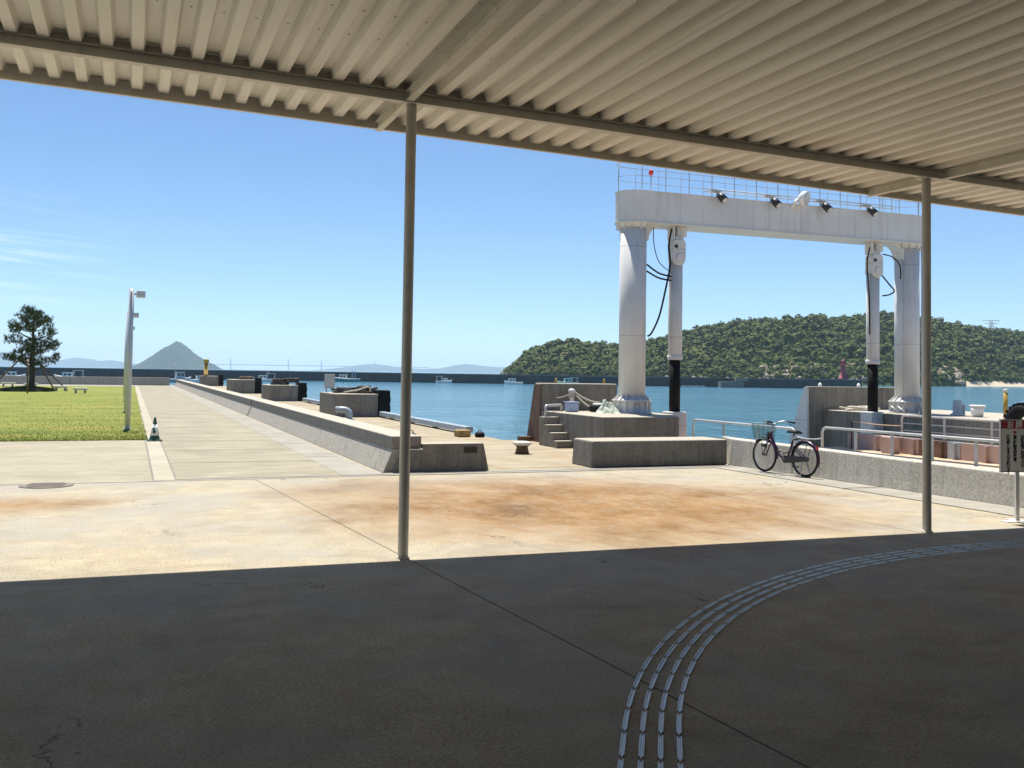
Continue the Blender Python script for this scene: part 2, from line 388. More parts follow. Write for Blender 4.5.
        if bevel:
            md = o.modifiers.new('bevel', 'BEVEL'); md.width = bevel; md.segments = 2; md.limit_method = 'ANGLE'; md.angle_limit = rad(40)
        return o
def tag(o, label, cat, group=None, kind=None):
    o['label'] = label; o['category'] = cat
    if group: o['group'] = group
    if kind: o['kind'] = kind
    return o
def thing(name, label, cat, loc, group=None):
    o = bpy.data.objects.new(name, None); COL.objects.link(o); o.location = loc; o.empty_display_size = .2
    return tag(o, label, cat, group)
def structure(o, label=None, cat=None):
    o['kind'] = 'structure'
    if label: o['label'] = label
    if cat: o['category'] = cat
    return o
def sag(a, b, d, n=12):
    a, b = Vector(a), Vector(b)
    return [a.lerp(b, i / n) - Vector((0, 0, d * 4 * (i / n) * (1 - i / n))) for i in range(n + 1)]
def copy_tree(o, parent=None):
    c = o.copy(); COL.objects.link(c)
    if parent is not None: c.parent = parent
    for ch in list(o.children): copy_tree(ch, c)
    return c

# ------------------------------------------------------------------ ground
land = [(-160, -60), (60, -60), (60, 18), (20.8, 18), (20.8, 21.4), (12.9, 21.4), (12.9, 26.0), (9.9, 26.0), (9.9, 116), (-160, 116)]
structure(MB().prism(land, 'z', -5, 0).build('ground', M['plaza']), 'rust stained pale concrete plaza in front of the canopy', 'ground')
def sheet(name, x0, x1, y0, y1, z, mat, label, cat):
    return structure(MB().box(x0, x1, y0, y1, -.02, z).build(name, mat), label, cat)
sheet('path', .75, 3.62, 17.62, 113.2, .004, M['walk'], 'pale concrete promenade beside the sloped parapet', 'path')
sheet('gutter', 3.62, 4.36, 17.62, 113.2, .008, M['gutter'], 'pale gutter strip along the foot of the parapet', 'gutter')
sheet('gutter', .385, .785, 17.62, 105, .006, M['iron'], 'dark joint lines either side of the kerb strip', 'gutter')
sheet('kerb', .42, .75, 17.62, 105, .009, M['kerb'], 'narrow kerb strip between lawn and promenade', 'kerb')
sheet('pavement', -60, .42, 17.62, 27.5, .004, M['apron'], 'pale concrete apron in front of the lawn', 'pavement')
sheet('road', -60, .75, 105, 113.2, .012, M['gutter'], 'pale strip of path below the far sea wall', 'path')
sheet('quay', 5.3, 9.86, 17.99, 115.9, .004, M['quay'], 'sandy concrete quay behind the parapet', 'quay')
sheet('quay', 6.9, 12.85, 18.3, 25.97, .008, M['quay'], 'sandy concrete quay around the bollard', 'quay')
sheet('gutter', 4.36, 12.0, 17.5, 17.92, .011, M['gutter'], 'pale drain strip between plaza and quay', 'gutter')
sheet('gutter', -60, 4.36, 17.50, 17.62, .006, M['gutter'], 'joint strip at the edge of the plaza', 'gutter')
gb = MB()
gb.add([(11.35, 17.5, .010), (11.78, 5, .010), (12.9, 5, .010), (12.03, 17.5, .010)], [(0, 1, 2, 3)])
structure(gb.build('gutter', M['gutter']), 'pale gutter strip at the foot of the pebbly wall', 'gutter')
sheet('lawn', -60, .42, 27.5, 105, .016, M['lawn'], 'mown green lawn beside the promenade', 'lawn')
# grass blades
n = 70000
u = 27.46 + (rng.random(n) ** 1.7) * 50; v = .46 - rng.random(n) ** 1.15 * np.minimum(40, 6 + (u - 27) * .9)
h = .010 + .03 * rng.random(n) ** 2; an = rng.random(n) * np.pi; w = .006 + .006 * rng.random(n)
dx, dy = np.cos(an) * w, np.sin(an) * w; lx, ly = rng.normal(0, .02, n), rng.normal(0, .02, n)
V = np.empty((n, 3, 3)); V[:, 0] = np.c_[v - dx, u - dy, np.full(n, .012)]; V[:, 1] = np.c_[v + dx, u + dy, np.full(n, .012)]; V[:, 2] = np.c_[v + lx, u + ly, .016 + h]
def mesh_np(name, V, k, mat, origin=(0, 0, 0), parent=None):
    V = V.reshape(-1, 3) - np.array(origin); nf = len(V) // k
    me = bpy.data.meshes.new(name); me.vertices.add(len(V)); me.vertices.foreach_set('co', V.astype(np.float32).ravel())
    me.loops.add(len(V)); me.loops.foreach_set('vertex_index', np.arange(len(V), dtype=np.int32))
    me.polygons.add(nf); me.polygons.foreach_set('loop_start', np.arange(0, len(V), k, dtype=np.int32))
    me.update(calc_edges=True); me.validate(); me.materials.append(mat)
    o = bpy.data.objects.new(name, me); COL.objects.link(o); o.location = origin if parent is None else (0, 0, 0)
    if parent is not None: o.parent = parent
    return o
tag(mesh_np('grass', V, 3, M['grassblade'], (-10, 40, 0)), 'short grass blades covering the lawn', 'grass', kind='stuff')
# sea
sb = MB(); S = 18000
sb.add([(-S, -2000, SEA), (S, -2000, SEA), (S, 19000, SEA), (-S, 19000, SEA)], [(0, 1, 2, 3)])
structure(sb.build('sea', M['sea']), 'rippled blue harbour water', 'sea')

# manhole
t = thing('manhole_cover', 'round grey manhole cover set in the plaza edge before the lawn', 'manhole', (-1.2, 17.28, 0))
MB().lathe((-1.2, 17.28, 0), [(.40, .002), (.40, .010), (.37, .010)], 28).build('rim', M['iron'], t)
mb = MB().lathe((-1.2, 17.28, 0), [(.365, .002), (.365, .014)], 28)
for i in range(-3, 4): mb.box(-1.2 - .3 + abs(i) * .02, -1.2 + .3 - abs(i) * .02, 17.28 + i * .09 - .02, 17.28 + i * .09 + .02, .0145, .018)
mb.build('lid', M['iron'], t)

# ------------------------------------------------------------------ canopy
def beam_u(v): return 9.79 - .03 * (v - 2.64)
def beam_z(v): return 4.684 - .0355 * (v - 2.64)
can = thing('canopy', 'cream ribbed metal canopy roof carried on two thin steel posts', 'canopy', (5.9, 2, 0))
V0, V1, YB, OV = -18.0, 24.0, -7.6, 1.37  # side runs out of view, widened to cut fill light
prof = []; pitch = .27; x = V0
while x < V1:
    prof += [(x, .088), (x + .075, .088), (x + .105, 0), (x + .205, 0), (x + .235, .088)]; x += pitch
top = [(a, b) for a, b in prof]
mb = MB(); vs = []; nseg = [(-1, YB), (0, 3.0), (1, None)]
def edge_y(v): return beam_u(v) + OV - .02
rows = [lambda v: YB, lambda v: 0.0, lambda v: 5.0, edge_y]
for k, fy in enumerate(rows):
    for a, b in prof: vs.append((a, fy(a), beam_z(a) + .115 + b))
npr = len(prof); fs = []
for k in range(len(rows) - 1):
    fs += [(k * npr + i, k * npr + i + 1, (k + 1) * npr + i + 1, (k + 1) * npr + i) for i in range(npr - 1)]
mb.add(vs, fs)
deck = mb.build('roof_deck', M['deck'], can)
sd = deck.modifiers.new('thick', 'SOLIDIFY'); sd.thickness = .012; sd.offset = 1
sm_ = MB()
for sx_ in np.arange(V0 + pitch * 4, V1 - 1, pitch * 6):
    for vx_ in (sx_ + .128,):
        zz_ = beam_z(vx_) + .115 - .003
        sm_.add([(vx_, YB, zz_), (vx_ + .05, YB, zz_), (vx_ + .05, edge_y(vx_), zz_), (vx_, edge_y(vx_), zz_)], [(0, 1, 2, 3)])
sm_.build('sheet_laps', M['deck'], can)['kind'] = 'stuff'
# bolt heads in the valleys
bh = MB()
for i in range(-10, 46):
    vx = V0 + .038 + pitch * round((i * pitch - V0) / pitch)
    for yy in np.arange(1.2, 9.0, .62): bh.lathe((vx + (.01 if int(yy * 10) % 2 else -.01), yy, beam_z(vx) + .115 + .088 - .014), [(.004, .006), (.010, .009), (.010, .013)], 6)
bh.build('roof_bolts', M['deck'], can)['kind'] = 'stuff'
def hbeam(p0, p1, name, hgt=.115, wid=.10):
    wid = .075 if name == 'cross' else wid
    p0, p1 = Vector(p0), Vector(p1); d = (p1 - p0).normalized(); s_ = d.cross(Vector((0, 0, 1))).normalized(); upv = Vector((0, 0, 1))
    m_ = MB()
    def bar(w, z0, z1):
        vs = []
        for p in (p0, p1):
            for sx, zz in ((-w, z0), (w, z0), (w, z1), (-w, z1)): vs.append(p + s_ * sx / 2 + upv * zz)
        m_.add(vs, [(3, 2, 1, 0), (4, 5, 6, 7), (0, 1, 5, 4), (1, 2, 6, 5), (2, 3, 7, 6), (3, 0, 4, 7)])
    bar(wid, 0, .012); bar(wid, hgt - .013, hgt - .001); bar(.01, .0125, hgt - .0135)
    return m_
hbeam((V0, beam_u(V0), beam_z(V0)), (V1, beam_u(V1), beam_z(V1)), 'beam').build('beam', M['beam'], can)
fl_ = MB(); vs = []
for vv in (V0, V1):
    for yy, zz in ((-.004, .1155), (.004, .1155), (.004, .2), (-.004, .2)): vs.append((vv, beam_u(vv) + yy, beam_z(vv) + zz))
fl_.add(vs, [(3, 2, 1, 0), (4, 5, 6, 7), (0, 1, 5, 4), (1, 2, 6, 5), (2, 3, 7, 6), (3, 0, 4, 7)]); fl_.build('closure_strip', M['beam'], can)
for vv in (-10.7, -4.03, 2.6, 9.5, 16.3):
    vq = vv if vv != 9.5 else 9.55
    y1 = beam_u(vq) - .056; z1 = beam_z(vq)
    hbeam((vq, YB, z1), (vq, y1, z1), 'cross').build('cross_beam', M['beam'], can)
    hbeam((vq, beam_u(vq) + .056, z1), (vq, beam_u(vq) + OV - .06, z1), 'cross').build('cross_beam', M['beam'], can)
# edge channel: web outside, thin lips
ec = MB()
for (a0, a1, z0, z1) in ((-.05, 0, .012, .022), (-.008, 0, .0225, .185), (-.05, 0, .1855, .195)):
    vs = []
    for vv in (V0, V1):
        for yy, zz in ((a0, z0), (a1, z0), (a1, z1), (a0, z1)): vs.append((vv, beam_u(vv) + OV + yy, beam_z(vv) + .02 + zz))
    ec.add(vs, [(3, 2, 1, 0), (4, 5, 6, 7), (0, 1, 5, 4), (1, 2, 6, 5), (2, 3, 7, 6), (3, 0, 4, 7)])
ec.build('edge_channel', M['beam'], can)
for vv, uu in ((2.64, 9.79), (9.31, 9.59)):
    p = MB().tube([(vv, uu, 0), (vv, uu, beam_z(vv) - .012)], .054, 20).build('post', M['post'], can)
    q = MB().box(vv - .09, vv + .09, uu - .09, uu + .09, beam_z(vv) - .012, beam_z(vv) - .001); q.build('cap_plate', M['beam'], p)
    MB().lathe((vv, uu, 0), [(.07, .001), (.07, .012), (.057, .02)], 20).build('foot_collar', M['post'], p)

tb = thing('unseen_fill_blocker', 'unseen grey glazed front added to cut fill light under the canopy', 'building', (3, -8, 0))  # out of view behind the camera, added to block fill light
MB().box(-18, 24, -16, -7.75, .002, 1.0).box(-18, 24, -16, -7.75, 3.6, 5.6).box(-18, -15, -15.9, -7.76, 1.0005, 3.5995).box(21, 24, -15.9, -7.76, 1.0005, 3.5995).build('wall', paint('fill_blocker_wall', (.22, .215, .20), .8, .1), tb)
for k in range(18):
    f_ = MB(); xx = -15 + 2 * k
    f_.box(xx, xx + .06, -7.9, -7.8, 1.001, 3.599).box(xx + 1.94, xx + 2, -7.9, -7.8, 1.001, 3.599).box(xx + .0605, xx + 1.9395, -7.9, -7.8, 1.001, 1.06).box(xx + .0605, xx + 1.9395, -7.9, -7.8, 3.54, 3.599)
    wq = f_.build('window', M['galv'], tb); MB().box(xx + .061, xx + 1.939, -7.86, -7.84, 1.061, 3.539).build('pane', M['glass'], wq)  # dark glazing of the added light-blocking front
# ------------------------------------------------------------------ tactile strip (bars on an arc, then straight)
tac = thing('tactile_strip', 'curving guide strip of four rows of metal bars on the shaded floor', 'tactile paving', (5, 6, 0))
cx, cy, R0 = 9.4, .75, 7.81; bl = .36
a = rad(150); bars = []
step = bl / R0
ta_, tn_ = Vector((-math.sin(a), math.cos(a), 0)), Vector((math.cos(a), math.sin(a), 0))
for k in range(6):
    for off in (.144, .048, -.048, -.144):
        o_ = Vector((cx, cy, 0)) + tn_ * (R0 + off)
        bars.append([o_ + ta_ * bl * (k + 1 - q) for q in (0, .43, .86)])
while a > rad(90):
    for off in (.144, .048, -.048, -.144):
        r_ = R0 + off; a0, a1 = a, a - step * .86
        bars.append([(cx + r_ * math.cos(q), cy + r_ * math.sin(q), 0) for q in (a0, (a0 + a1) / 2, a1)])
    a -= step
xs = cx
for k in range(9):
    for off in (.144, .048, -.048, -.144):
        bars.append([(xs + bl * q, cy + R0 + off, 0) for q in (0, .43, .86)])
    xs += bl
def bar_mesh(mb_, pts):
    prof_ = [(-.0165, .0005), (-.014, .010), (-.0075, .010), (-.0055, .0015), (.0055, .0015), (.0075, .010), (.014, .010), (.0165, .0005)]
    vs = []
    for i, p in enumerate(pts):
        p = Vector(p); t_ = (Vector(pts[min(i + 1, 2)]) - Vector(pts[max(i - 1, 0)])).normalized(); s_ = Vector((t_.y, -t_.x, 0))
        for w_, z_ in prof_:
            k_ = 1 if i == 1 else .9
            vs.append(p + s_ * w_ * k_ + Vector((0, 0, z_)))
    fs = [(i * 8 + k, i * 8 + k + 1, i * 8 + k + 9, i * 8 + k + 8) for i in range(2) for k in range(7)] + [(7, 6, 5, 4, 3, 2, 1, 0), tuple(range(16, 24))]
    mb_.add(vs, fs)
seen = [b for b in bars if b[0][1] > 4.0 and b[0][0] < 9.9]
rest = [b for b in bars if not (b[0][1] > 4.0 and b[0][0] < 9.9)]
for b in seen[:100]:
    mb = MB(); bar_mesh(mb, b); mb.build('bar', M['steel'], tac)
mb = MB()
for b in rest + seen[100:]: bar_mesh(mb, b)
mb.build('bar_run', M['steel'], tac)['kind'] = 'stuff'

# ------------------------------------------------------------------ parapets and low walls
def parapet(y0, y1, label, joints):
    t = thing('parapet_wall', label, 'wall', (4.8, (y0 + y1) / 2, 0))
    k = 4.44; f = MB()
    ys = [y0] + joints + [y1]
    for a, b in zip(ys[:-1], ys[1:]):
        f.prism([(k, 0), (k + .19, .449), (5.16, .449), (5.16, 0)], 'y', a + .006, b - .006)
    f.build('battered_face', M['conc_l'], t, .012)
    c = MB()
    for a, b in zip(ys[:-1], ys[1:]): c.prism([(k + .165, .451), (k + .165, .685), (5.18, .685), (5.18, .451)], 'y', a + .004, b - .004)
    c.build('cap', M['conc_cap'], t, .02)
    return t
parapet(18.02, 40.9, 'near stretch of battered concrete parapet with flat cap beside promenade', [18.75, 25.2, 33])
parapet(41.2, 112.6, 'long far stretch of battered concrete parapet running towards the conical island', [50, 59, 68, 77, 86, 95, 104])
t = thing('end_wall', 'low dark concrete end wall with tapered end and small black plate', 'wall', (5.7, 18.1, 0))
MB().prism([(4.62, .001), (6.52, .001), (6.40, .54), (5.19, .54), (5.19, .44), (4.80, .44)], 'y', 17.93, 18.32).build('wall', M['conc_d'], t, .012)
MB().box(6.0, 6.26, 17.905, 17.928, .36, .47).build('plate', M['blackmetal'], t)
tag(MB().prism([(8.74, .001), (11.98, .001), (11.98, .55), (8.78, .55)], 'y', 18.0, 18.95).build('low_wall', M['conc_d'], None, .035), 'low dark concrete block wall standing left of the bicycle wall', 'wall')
w = MB()
w.add([(12.0, 17.95, 0), (12.78, 5, 0), (13.2, 5, 0), (12.42, 18.9, 0), (12.06, 17.95, .565), (12.84, 5, .44), (13.2, 5, .44), (12.42, 18.9, .565)],
      [(0, 3, 2, 1), (4, 5, 6, 7), (0, 1, 5, 4), (1, 2, 6, 5), (2, 3, 7, 6), (3, 0, 4, 7)])
tag(w.build('pebbled_wall', M['pebble'], None, .02), 'long grey pebbly concrete wall behind the bicycle', 'wall')
t = thing('sea_wall', 'plain grey concrete sea wall crossing behind the lawn and pine', 'wall', (-15, 114, 0))
f = MB()
for a in range(-96, 4, 10): f.prism([(113.2, 0), (113.35, .86), (113.8, .86), (113.8, 0)], 'x', a + .01, a + 9.99)
f.build('wall', M['conc_l'], t, .02)

# ------------------------------------------------------------------ mooring blocks with fenders
def junk_coil(mb_, c, r, k=3, tr=.05):
    for i in range(k):
        pts = []
        for j in range(14):
            a_ = 2 * math.pi * j / 14; rr = r * (1 + .12 * math.sin(3 * a_ + i)) - i * .03
            pts.append((c[0] + rr * math.cos(a_), c[1] + rr * math.sin(a_) * .8, c[2] + tr + i * tr * 1.5 + .02 * math.sin(2 * a_ + i)))
        mb_.tube(pts, tr, 6, closed=True)
def mooring_block(x0, x1, y0, y1, h, label, gauge=True):
    t = thing('mooring_block', label, 'mooring block', ((x0 + x1) / 2, (y0 + y1) / 2, 0), 'mooring blocks along the quay')
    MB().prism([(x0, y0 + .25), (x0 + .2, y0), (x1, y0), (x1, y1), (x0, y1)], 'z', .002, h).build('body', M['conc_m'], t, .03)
    f = MB().box(x1 + .03, x1 + .50, y0 - .05, y0 + 1.3, -1.6, h + .16)
    for zz in (.1, .5, .9): f.box(x1 + .505, x1 + .56, y0 + .1, y0 + 1.1, zz - .3, zz - .05)
    f.build('fender', M['black'], t, .03)
    return t
mooring_block(7.82, 9.58, 39.9, 43.6, .95, 'nearest concrete mooring block, with the grey panel on it')
mooring_block(7.75, 9.5, 60.2, 63.8, .97, 'dark mooring block second from the grey panel, dark ropes on top')
mooring_block(7.3, 9.1, 79, 83, 1.08, 'rust topped mooring block next before the yellow post')
mooring_block(7.15, 9.0, 112, 115, 1.1, 'farthest mooring block, carrying the yellow post')
mb = MB(); junk_coil(mb, (8.6, 41.6, .95), .5); junk_coil(mb, (9.2, 41.0, .95), .33, 4); mb.tube(sag((8.0, 41.9, 1.12), (9.7, 40.6, 1.2), .12), .05, 6)
tag(mb.build('rope_heap', M['darkrope']), 'heap of dark mooring rope on the nearest mooring block', 'rope')
tag(MB().tube([(8.3, 40.7, 1.0), (8.6, 40.6, 1.06), (8.9, 40.5, 1.12), (9.1, 40.45, 1.2), (9.25, 40.4, 1.24), (9.36, 40.45, 1.2), (9.4, 40.6, 1.1), (9.4, 40.8, 1.0)], .03, 6).build('hose', M['rope']), 'pale hose looped over the nearest mooring block', 'hose')
mb = MB(); junk_coil(mb, (8.6, 61.6, .97), .5, 3, .08); junk_coil(mb, (9.3, 61.0, 1.13), .3, 2, .08)
tag(mb.build('rope_heap', M['darkrope']), 'heap of dark rope on the second mooring block', 'rope')
mb = MB(); junk_coil(mb, (8.6, 81, 1.08), .5, 2, .07)
tag(mb.build('rope_heap', M['rusty']), 'low rust brown rope heap on the third mooring block', 'rope')
t = thing('yellow_post', 'stout yellow post with wider head on the farthest mooring block', 'post', (7.7, 112.9, 1.1))
MB().lathe((7.7, 112.9, 1.1), [(.30, .001), (.30, .12), (.22, .16), (.20, 1.45)], 14).build('shaft', M['yellow'], t)
MB().lathe((7.7, 112.9, 1.1), [(.22, 1.451), (.30, 1.5), (.30, 1.78), (.22, 1.85)], 14).build('head', M['yellow'], t)
t = thing('grey_panel', 'grey metal panel on two legs standing on the nearest mooring block', 'panel', (7.95, 40.6, .95))
MB().box(7.92, 8.36, 43.0, 43.08, 1.12, 1.74).build('panel', M['grey_box'], t, .01)
for xx in (8.0, 8.28): MB().box(xx - .025, xx + .025, 43.01, 43.07, .951, 1.119).build('leg', M['galv'], t)
t = thing('vent_pipe', 'blue grey bent steel vent pipe on the quay before the near mooring block', 'vent pipe', (8.05, 38.5, 0))
MB().tube([(7.9, 37.6, .006), (7.9, 37.6, .22), (7.88, 37.6, .30), (7.82, 37.62, .36), (7.73, 37.65, .39), (7.6, 37.7, .395), (7.42, 37.8, .395)], .13, 14).build('bent_pipe', M['blue_rail'], t)
MB().lathe((7.9, 37.6, 0), [(.20, .006), (.22, .04)], 16).build('flange', M['blue_rail'], t)
def edge_rail(y0, y1, label):
    t = thing('quay_edge_rail', label, 'edge rail', (9.66, (y0 + y1) / 2, 0), 'edge rails on the quay')
    y = y0
    while y < y1 - .5:
        e = min(y + 3.0, y1)
        MB().prism([(9.55, .07), (9.56, .23), (9.60, .25), (9.76, .25), (9.80, .23), (9.80, .07)], 'y', y + .03, e - .03).build('rail', M['blue_rail'], t)
        MB().box(9.6, 9.76, y + .5, y + .7, .005, .069).build('foot', M['rusty'], t); y = e
    return t
edge_rail(28.4, 39.6, 'long blue grey steel rail along the near quay edge')
edge_rail(44.5, 59, 'short blue grey rail between the two nearest mooring blocks')
edge_rail(64.5, 78, 'far blue grey rail before the rust topped mooring block')
tag(MB().box(8.98, 9.36, 27.35, 27.8, .009, .21).build('timber_block', paint('weathered_timber', (.33, .22, .08), .8, .4, scale=8), None, .03), 'yellow brown timber block at the end of the quay edge rail', 'block')
t = thing('rubber_buffer', 'small black rubber buffer on the quay corner by the timber block', 'buffer', (9.62, 27.3, 0))
MB().lathe((9.62, 27.3, .005), [(.13, 0), (.15, .05), (.15, .10), (.10, .15)], 14).build('body', M['black'], t)
MB().torus((9.62, 27.3, .17), .05, .015, 'y', 16, 6).build('ring', M['rusty'], t)
tag(MB().box(7.55, 7.72, 27.4, 27.9, .005, .12).tube([(7.63, 27.4, .12), (7.63, 27.45, .2), (7.63, 27.85, .2), (7.63, 27.9, .12)], .02, 6).build('mooring_cleat', M['iron']), 'small dark iron cleat on the quay near the end wall', 'cleat')
t = thing('bollard', 'squat rusty mooring bollard with pale cap on the open quay', 'bollard', (8.64, 21.5, 0))
MB().lathe((8.64, 21.5, 0), [(.17, .009), (.16, .05), (.13, .16), (.17, .21)], 18).build('stem', M['rusty'], t)
MB().lathe((8.64, 21.5, 0), [(.18, .211), (.225, .24), (.22, .28), (.12, .305)], 18).build('cap', M['stone'], t)

# ------------------------------------------------------------------ gantry plinths and tall blocks
t = thing('gantry_plinth', 'dark stained concrete plinth with four steps under the near gantry column', 'plinth', (12, 23.2, 0))
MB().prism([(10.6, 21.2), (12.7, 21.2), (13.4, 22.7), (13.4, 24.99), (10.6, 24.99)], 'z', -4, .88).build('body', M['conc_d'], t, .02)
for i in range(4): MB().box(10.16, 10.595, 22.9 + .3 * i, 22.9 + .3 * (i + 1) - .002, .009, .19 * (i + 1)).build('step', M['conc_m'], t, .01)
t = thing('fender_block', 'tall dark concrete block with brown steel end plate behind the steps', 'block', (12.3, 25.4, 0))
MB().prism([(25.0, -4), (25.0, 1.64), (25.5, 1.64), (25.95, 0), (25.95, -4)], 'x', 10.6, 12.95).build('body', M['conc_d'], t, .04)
MB().prism([(25.02, .01), (25.02, 1.6), (25.46, 1.6), (25.98, .0)], 'x', 10.565, 10.597).build('end_plate', M['rustbrown'], t)
MB().box(10.2, 10.55, 25.5, 25.75, .009, .13).build('foot_bracket', M['rusty'], t)
for xx, lb in ((11.12, 'small yellow marker post on the left part of the tall dark block'), (12.62, 'small yellow marker post on the tall block nearest the gantry column')):
    q = MB().lathe((xx, 25.2, 1.64), [(.035, .001), (.035, .12), (.02, .14)], 8); tag(q.build('marker_post', M['yellow']), lb, 'marker', 'yellow marker posts on the tall block')
t = thing('hand_rail', 'short grey pipe rail at the head of the four concrete steps', 'rail', (10.5, 24.3, .76))
MB().tube([(10.3, 24.0, .761), (10.3, 24.0, 1.02), (10.33, 24.02, 1.05), (11.0, 24.6, 1.05), (11.05, 24.65, 1.02), (11.05, 24.65, .881)], .038, 10).build('pipe', M['galv'], t)
t = thing('mooring_bitt', 'white mooring post wound with pale rope above the blue bucket', 'mooring post', (11.55, 24.75, .88))
MB().lathe((11.40, 24.75, .88), [(.065, .001), (.06, .50), (.10, .52), (.10, .58), (.04, .62)], 12).build('post', M['white'], t)
w = MB()
for i in range(5): w.torus((11.40, 24.75, 1.26 + i * .035), .075, .02, 'z', 16, 6)
w.tube(sag((11.46, 24.72, 1.42), (12.15, 24.5, 1.12), .07), .022, 6); w.tube(sag((11.46, 24.72, 1.38), (11.95, 24.3, .93), .07), .022, 6); w.tube(sag((11.40, 24.7, 1.40), (11.0, 24.9, 1.24), .04), .012, 6)
w.build('rope', M['rope'], t)
t = thing('bucket', 'square lilac blue plastic bucket on the plinth below the roped post', 'bucket', (11.35, 24.2, .88))
MB().prism([(11.0, 24.05), (11.30, 24.05), (11.30, 24.35), (11.0, 24.35)], 'z', .882, 1.13).build('tub', M['blue_plastic'], t, .03)
MB().box(10.98, 11.32, 24.03, 24.37, 1.131, 1.155).build('rim', M['blue_plastic'], t, .008)
t = thing('fish_tub', 'shallow black tub holding pale rags on the plinth', 'tub', (11.95, 24.0, .88))
MB().prism([(11.66, 23.8), (12.26, 23.8), (12.26, 24.2), (11.66, 24.2)], 'z', .882, 1.06).build('tub', M['black'], t, .04)
q = MB()
for i in range(7): q.sphere((11.95 + random.uniform(-.2, .2), 24 + random.uniform(-.1, .1), 1.09), .07, 10, (1.3, 1, .5))
q.build('rags', M['cone_w'], t)
# crumpled net heap
q = MB(); nn = 22; vs = []
for j in range(nn):
    for i in range(nn):
        a_, b_ = i / (nn - 1) * 2 - 1, j / (nn - 1) * 2 - 1; r2 = min(1, math.hypot(a_, b_))
        z_ = .88 + .004 + .36 * (1 - r2 ** 1.5) * (.75 + .35 * math.sin(9 * a_ + 4 * b_) * math.cos(7 * b_ - 3 * a_) + .12 * random.random()) * (1.25 if a_ < -.1 else .8)
        vs.append((11.80 + a_ * .36 + .05 + random.uniform(-.015, .015), 23.35 + b_ * .3, z_))
fs = [(j * nn + i, j * nn + i + 1, (j + 1) * nn + i + 1, (j + 1) * nn + i) for j in range(nn - 1) for i in range(nn - 1)]
q.add(vs, fs); tag(q.build('net_heap', M['net_g']), 'crumpled pale green and white net heaped beside the column foot', 'net')

# right side raised quay, tall block
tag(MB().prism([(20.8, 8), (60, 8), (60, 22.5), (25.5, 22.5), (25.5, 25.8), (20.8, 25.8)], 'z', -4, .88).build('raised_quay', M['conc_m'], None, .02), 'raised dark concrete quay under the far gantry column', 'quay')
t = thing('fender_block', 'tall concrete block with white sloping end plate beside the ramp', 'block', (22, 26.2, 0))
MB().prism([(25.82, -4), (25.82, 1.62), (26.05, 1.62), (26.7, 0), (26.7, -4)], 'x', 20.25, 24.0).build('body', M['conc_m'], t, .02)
MB().prism([(25.84, -2.5), (25.84, 1.58), (26.03, 1.58), (26.73, -.1), (26.73, -2.5)], 'x', 20.18, 20.247).build('end_plate', M['white'], t)
for xx, lb in ((20.75, 'small white marker cap on the tall block close to the white end plate'), (22.3, 'small white marker cap on the tall block beside the black rod')):
    tag(MB().lathe((xx, 25.93, 1.62), [(.06, .001), (.06, .06), (.02, .12)], 8).build('marker_post', M['white_clean']), lb, 'marker', 'white marker caps on the tall block')
q = MB(); junk_coil(q, (21.4, 24.9, .88), .35, 2, .04); q.tube(sag((21.0, 25.3, .98), (22.0, 24.6, .96), .05), .03, 6)
tag(q.build('rope_heap', M['rope']), 'pale rope coil lying in front of the white ended block', 'rope')
q = MB()
for i in range(8):
    c_ = (21.2 + random.uniform(0, .5), 22.6 + random.uniform(-.4, .5), .9); q.tube([(c_[0], c_[1], .9), (c_[0] + random.uniform(-.3, .3), c_[1] + random.uniform(-.3, .3), 1.05 + random.random() * .25)], .03, 6)
tag(q.build('scrap_heap', M['galv']), 'small heap of pale pipes at the foot of the far column', 'scrap')
t = thing('quay_bollard', 'grey curved steel bollard on the raised quay beyond the second canopy post', 'bollard', (22.0, 21.5, .88))
MB().lathe((22.0, 21.5, .88), [(.20, .001), (.19, .05), (.13, .08), (.13, .38), (.10, .44)], 14).build('stem', M['lamp'], t)
MB().box(22.13, 22.2, 21.4, 21.6, .881, 1.2).build('fin', M['grey_box'], t, .04)
t = thing('bucket', 'round white plastic bucket on the raised quay near the tyre', 'bucket', (21.9, 20.7, .88))
MB().lathe((21.9, 20.7, .88), [(.145, .002), (.185, .31)], 18).build('tub', M['white_plastic'], t)
MB().torus((21.9, 20.7, 1.19), .195, .022, 'z', 20, 6).build('rim', M['white_plastic'], t)
t = thing('marker_post', 'tall thin yellow post with pale top behind the big tyre', 'marker', (22.0, 19.85, .88))
MB().lathe((22.0, 19.85, .88), [(.06, .001), (.06, .70)], 12).build('shaft', M['yellow'], t)
MB().lathe((22.0, 19.85, .88), [(.062, .701), (.062, .77), (.03, .80)], 12).build('cap', M['stone'], t)
# tyre hung over the quay face
t = thing('tyre', 'big black knobbly tyre fender hung over the raised quay edge', 'tyre', (20.62, 18.0, .3))
TC = (20.58, 18.0, .80)
ty = MB().lathe(TC, [(.25, -.13), (.33, -.17), (.45, -.17), (.51, -.12), (.52, 0), (.51, .12), (.45, .17), (.33, .17), (.25, .13), (.25, -.13)], 40, 'x', False)
ty.build('carcass', M['black'], t)
tr = MB()
for k in range(26):
    a_ = 2 * math.pi * k / 26
    for sgn in (-1, 1):
        c_ = Vector((TC[0] + sgn * .075, TC[1] + .535 * math.cos(a_ + sgn * .06), TC[2] + .535 * math.sin(a_ + sgn * .06)))
        tr.cbox(c_, (.12, .055, .07), Matrix.Rotation(a_, 3, 'X'))
tr.build('tread', M['black'], t)
w = MB().tube([(20.58, 18.0, 1.04), (20.6, 18.0, 1.30), (20.95, 18.1, 1.10), (21.3, 18.15, .90)], .02, 6); w.build('hanging_rope', M['rope'], t)

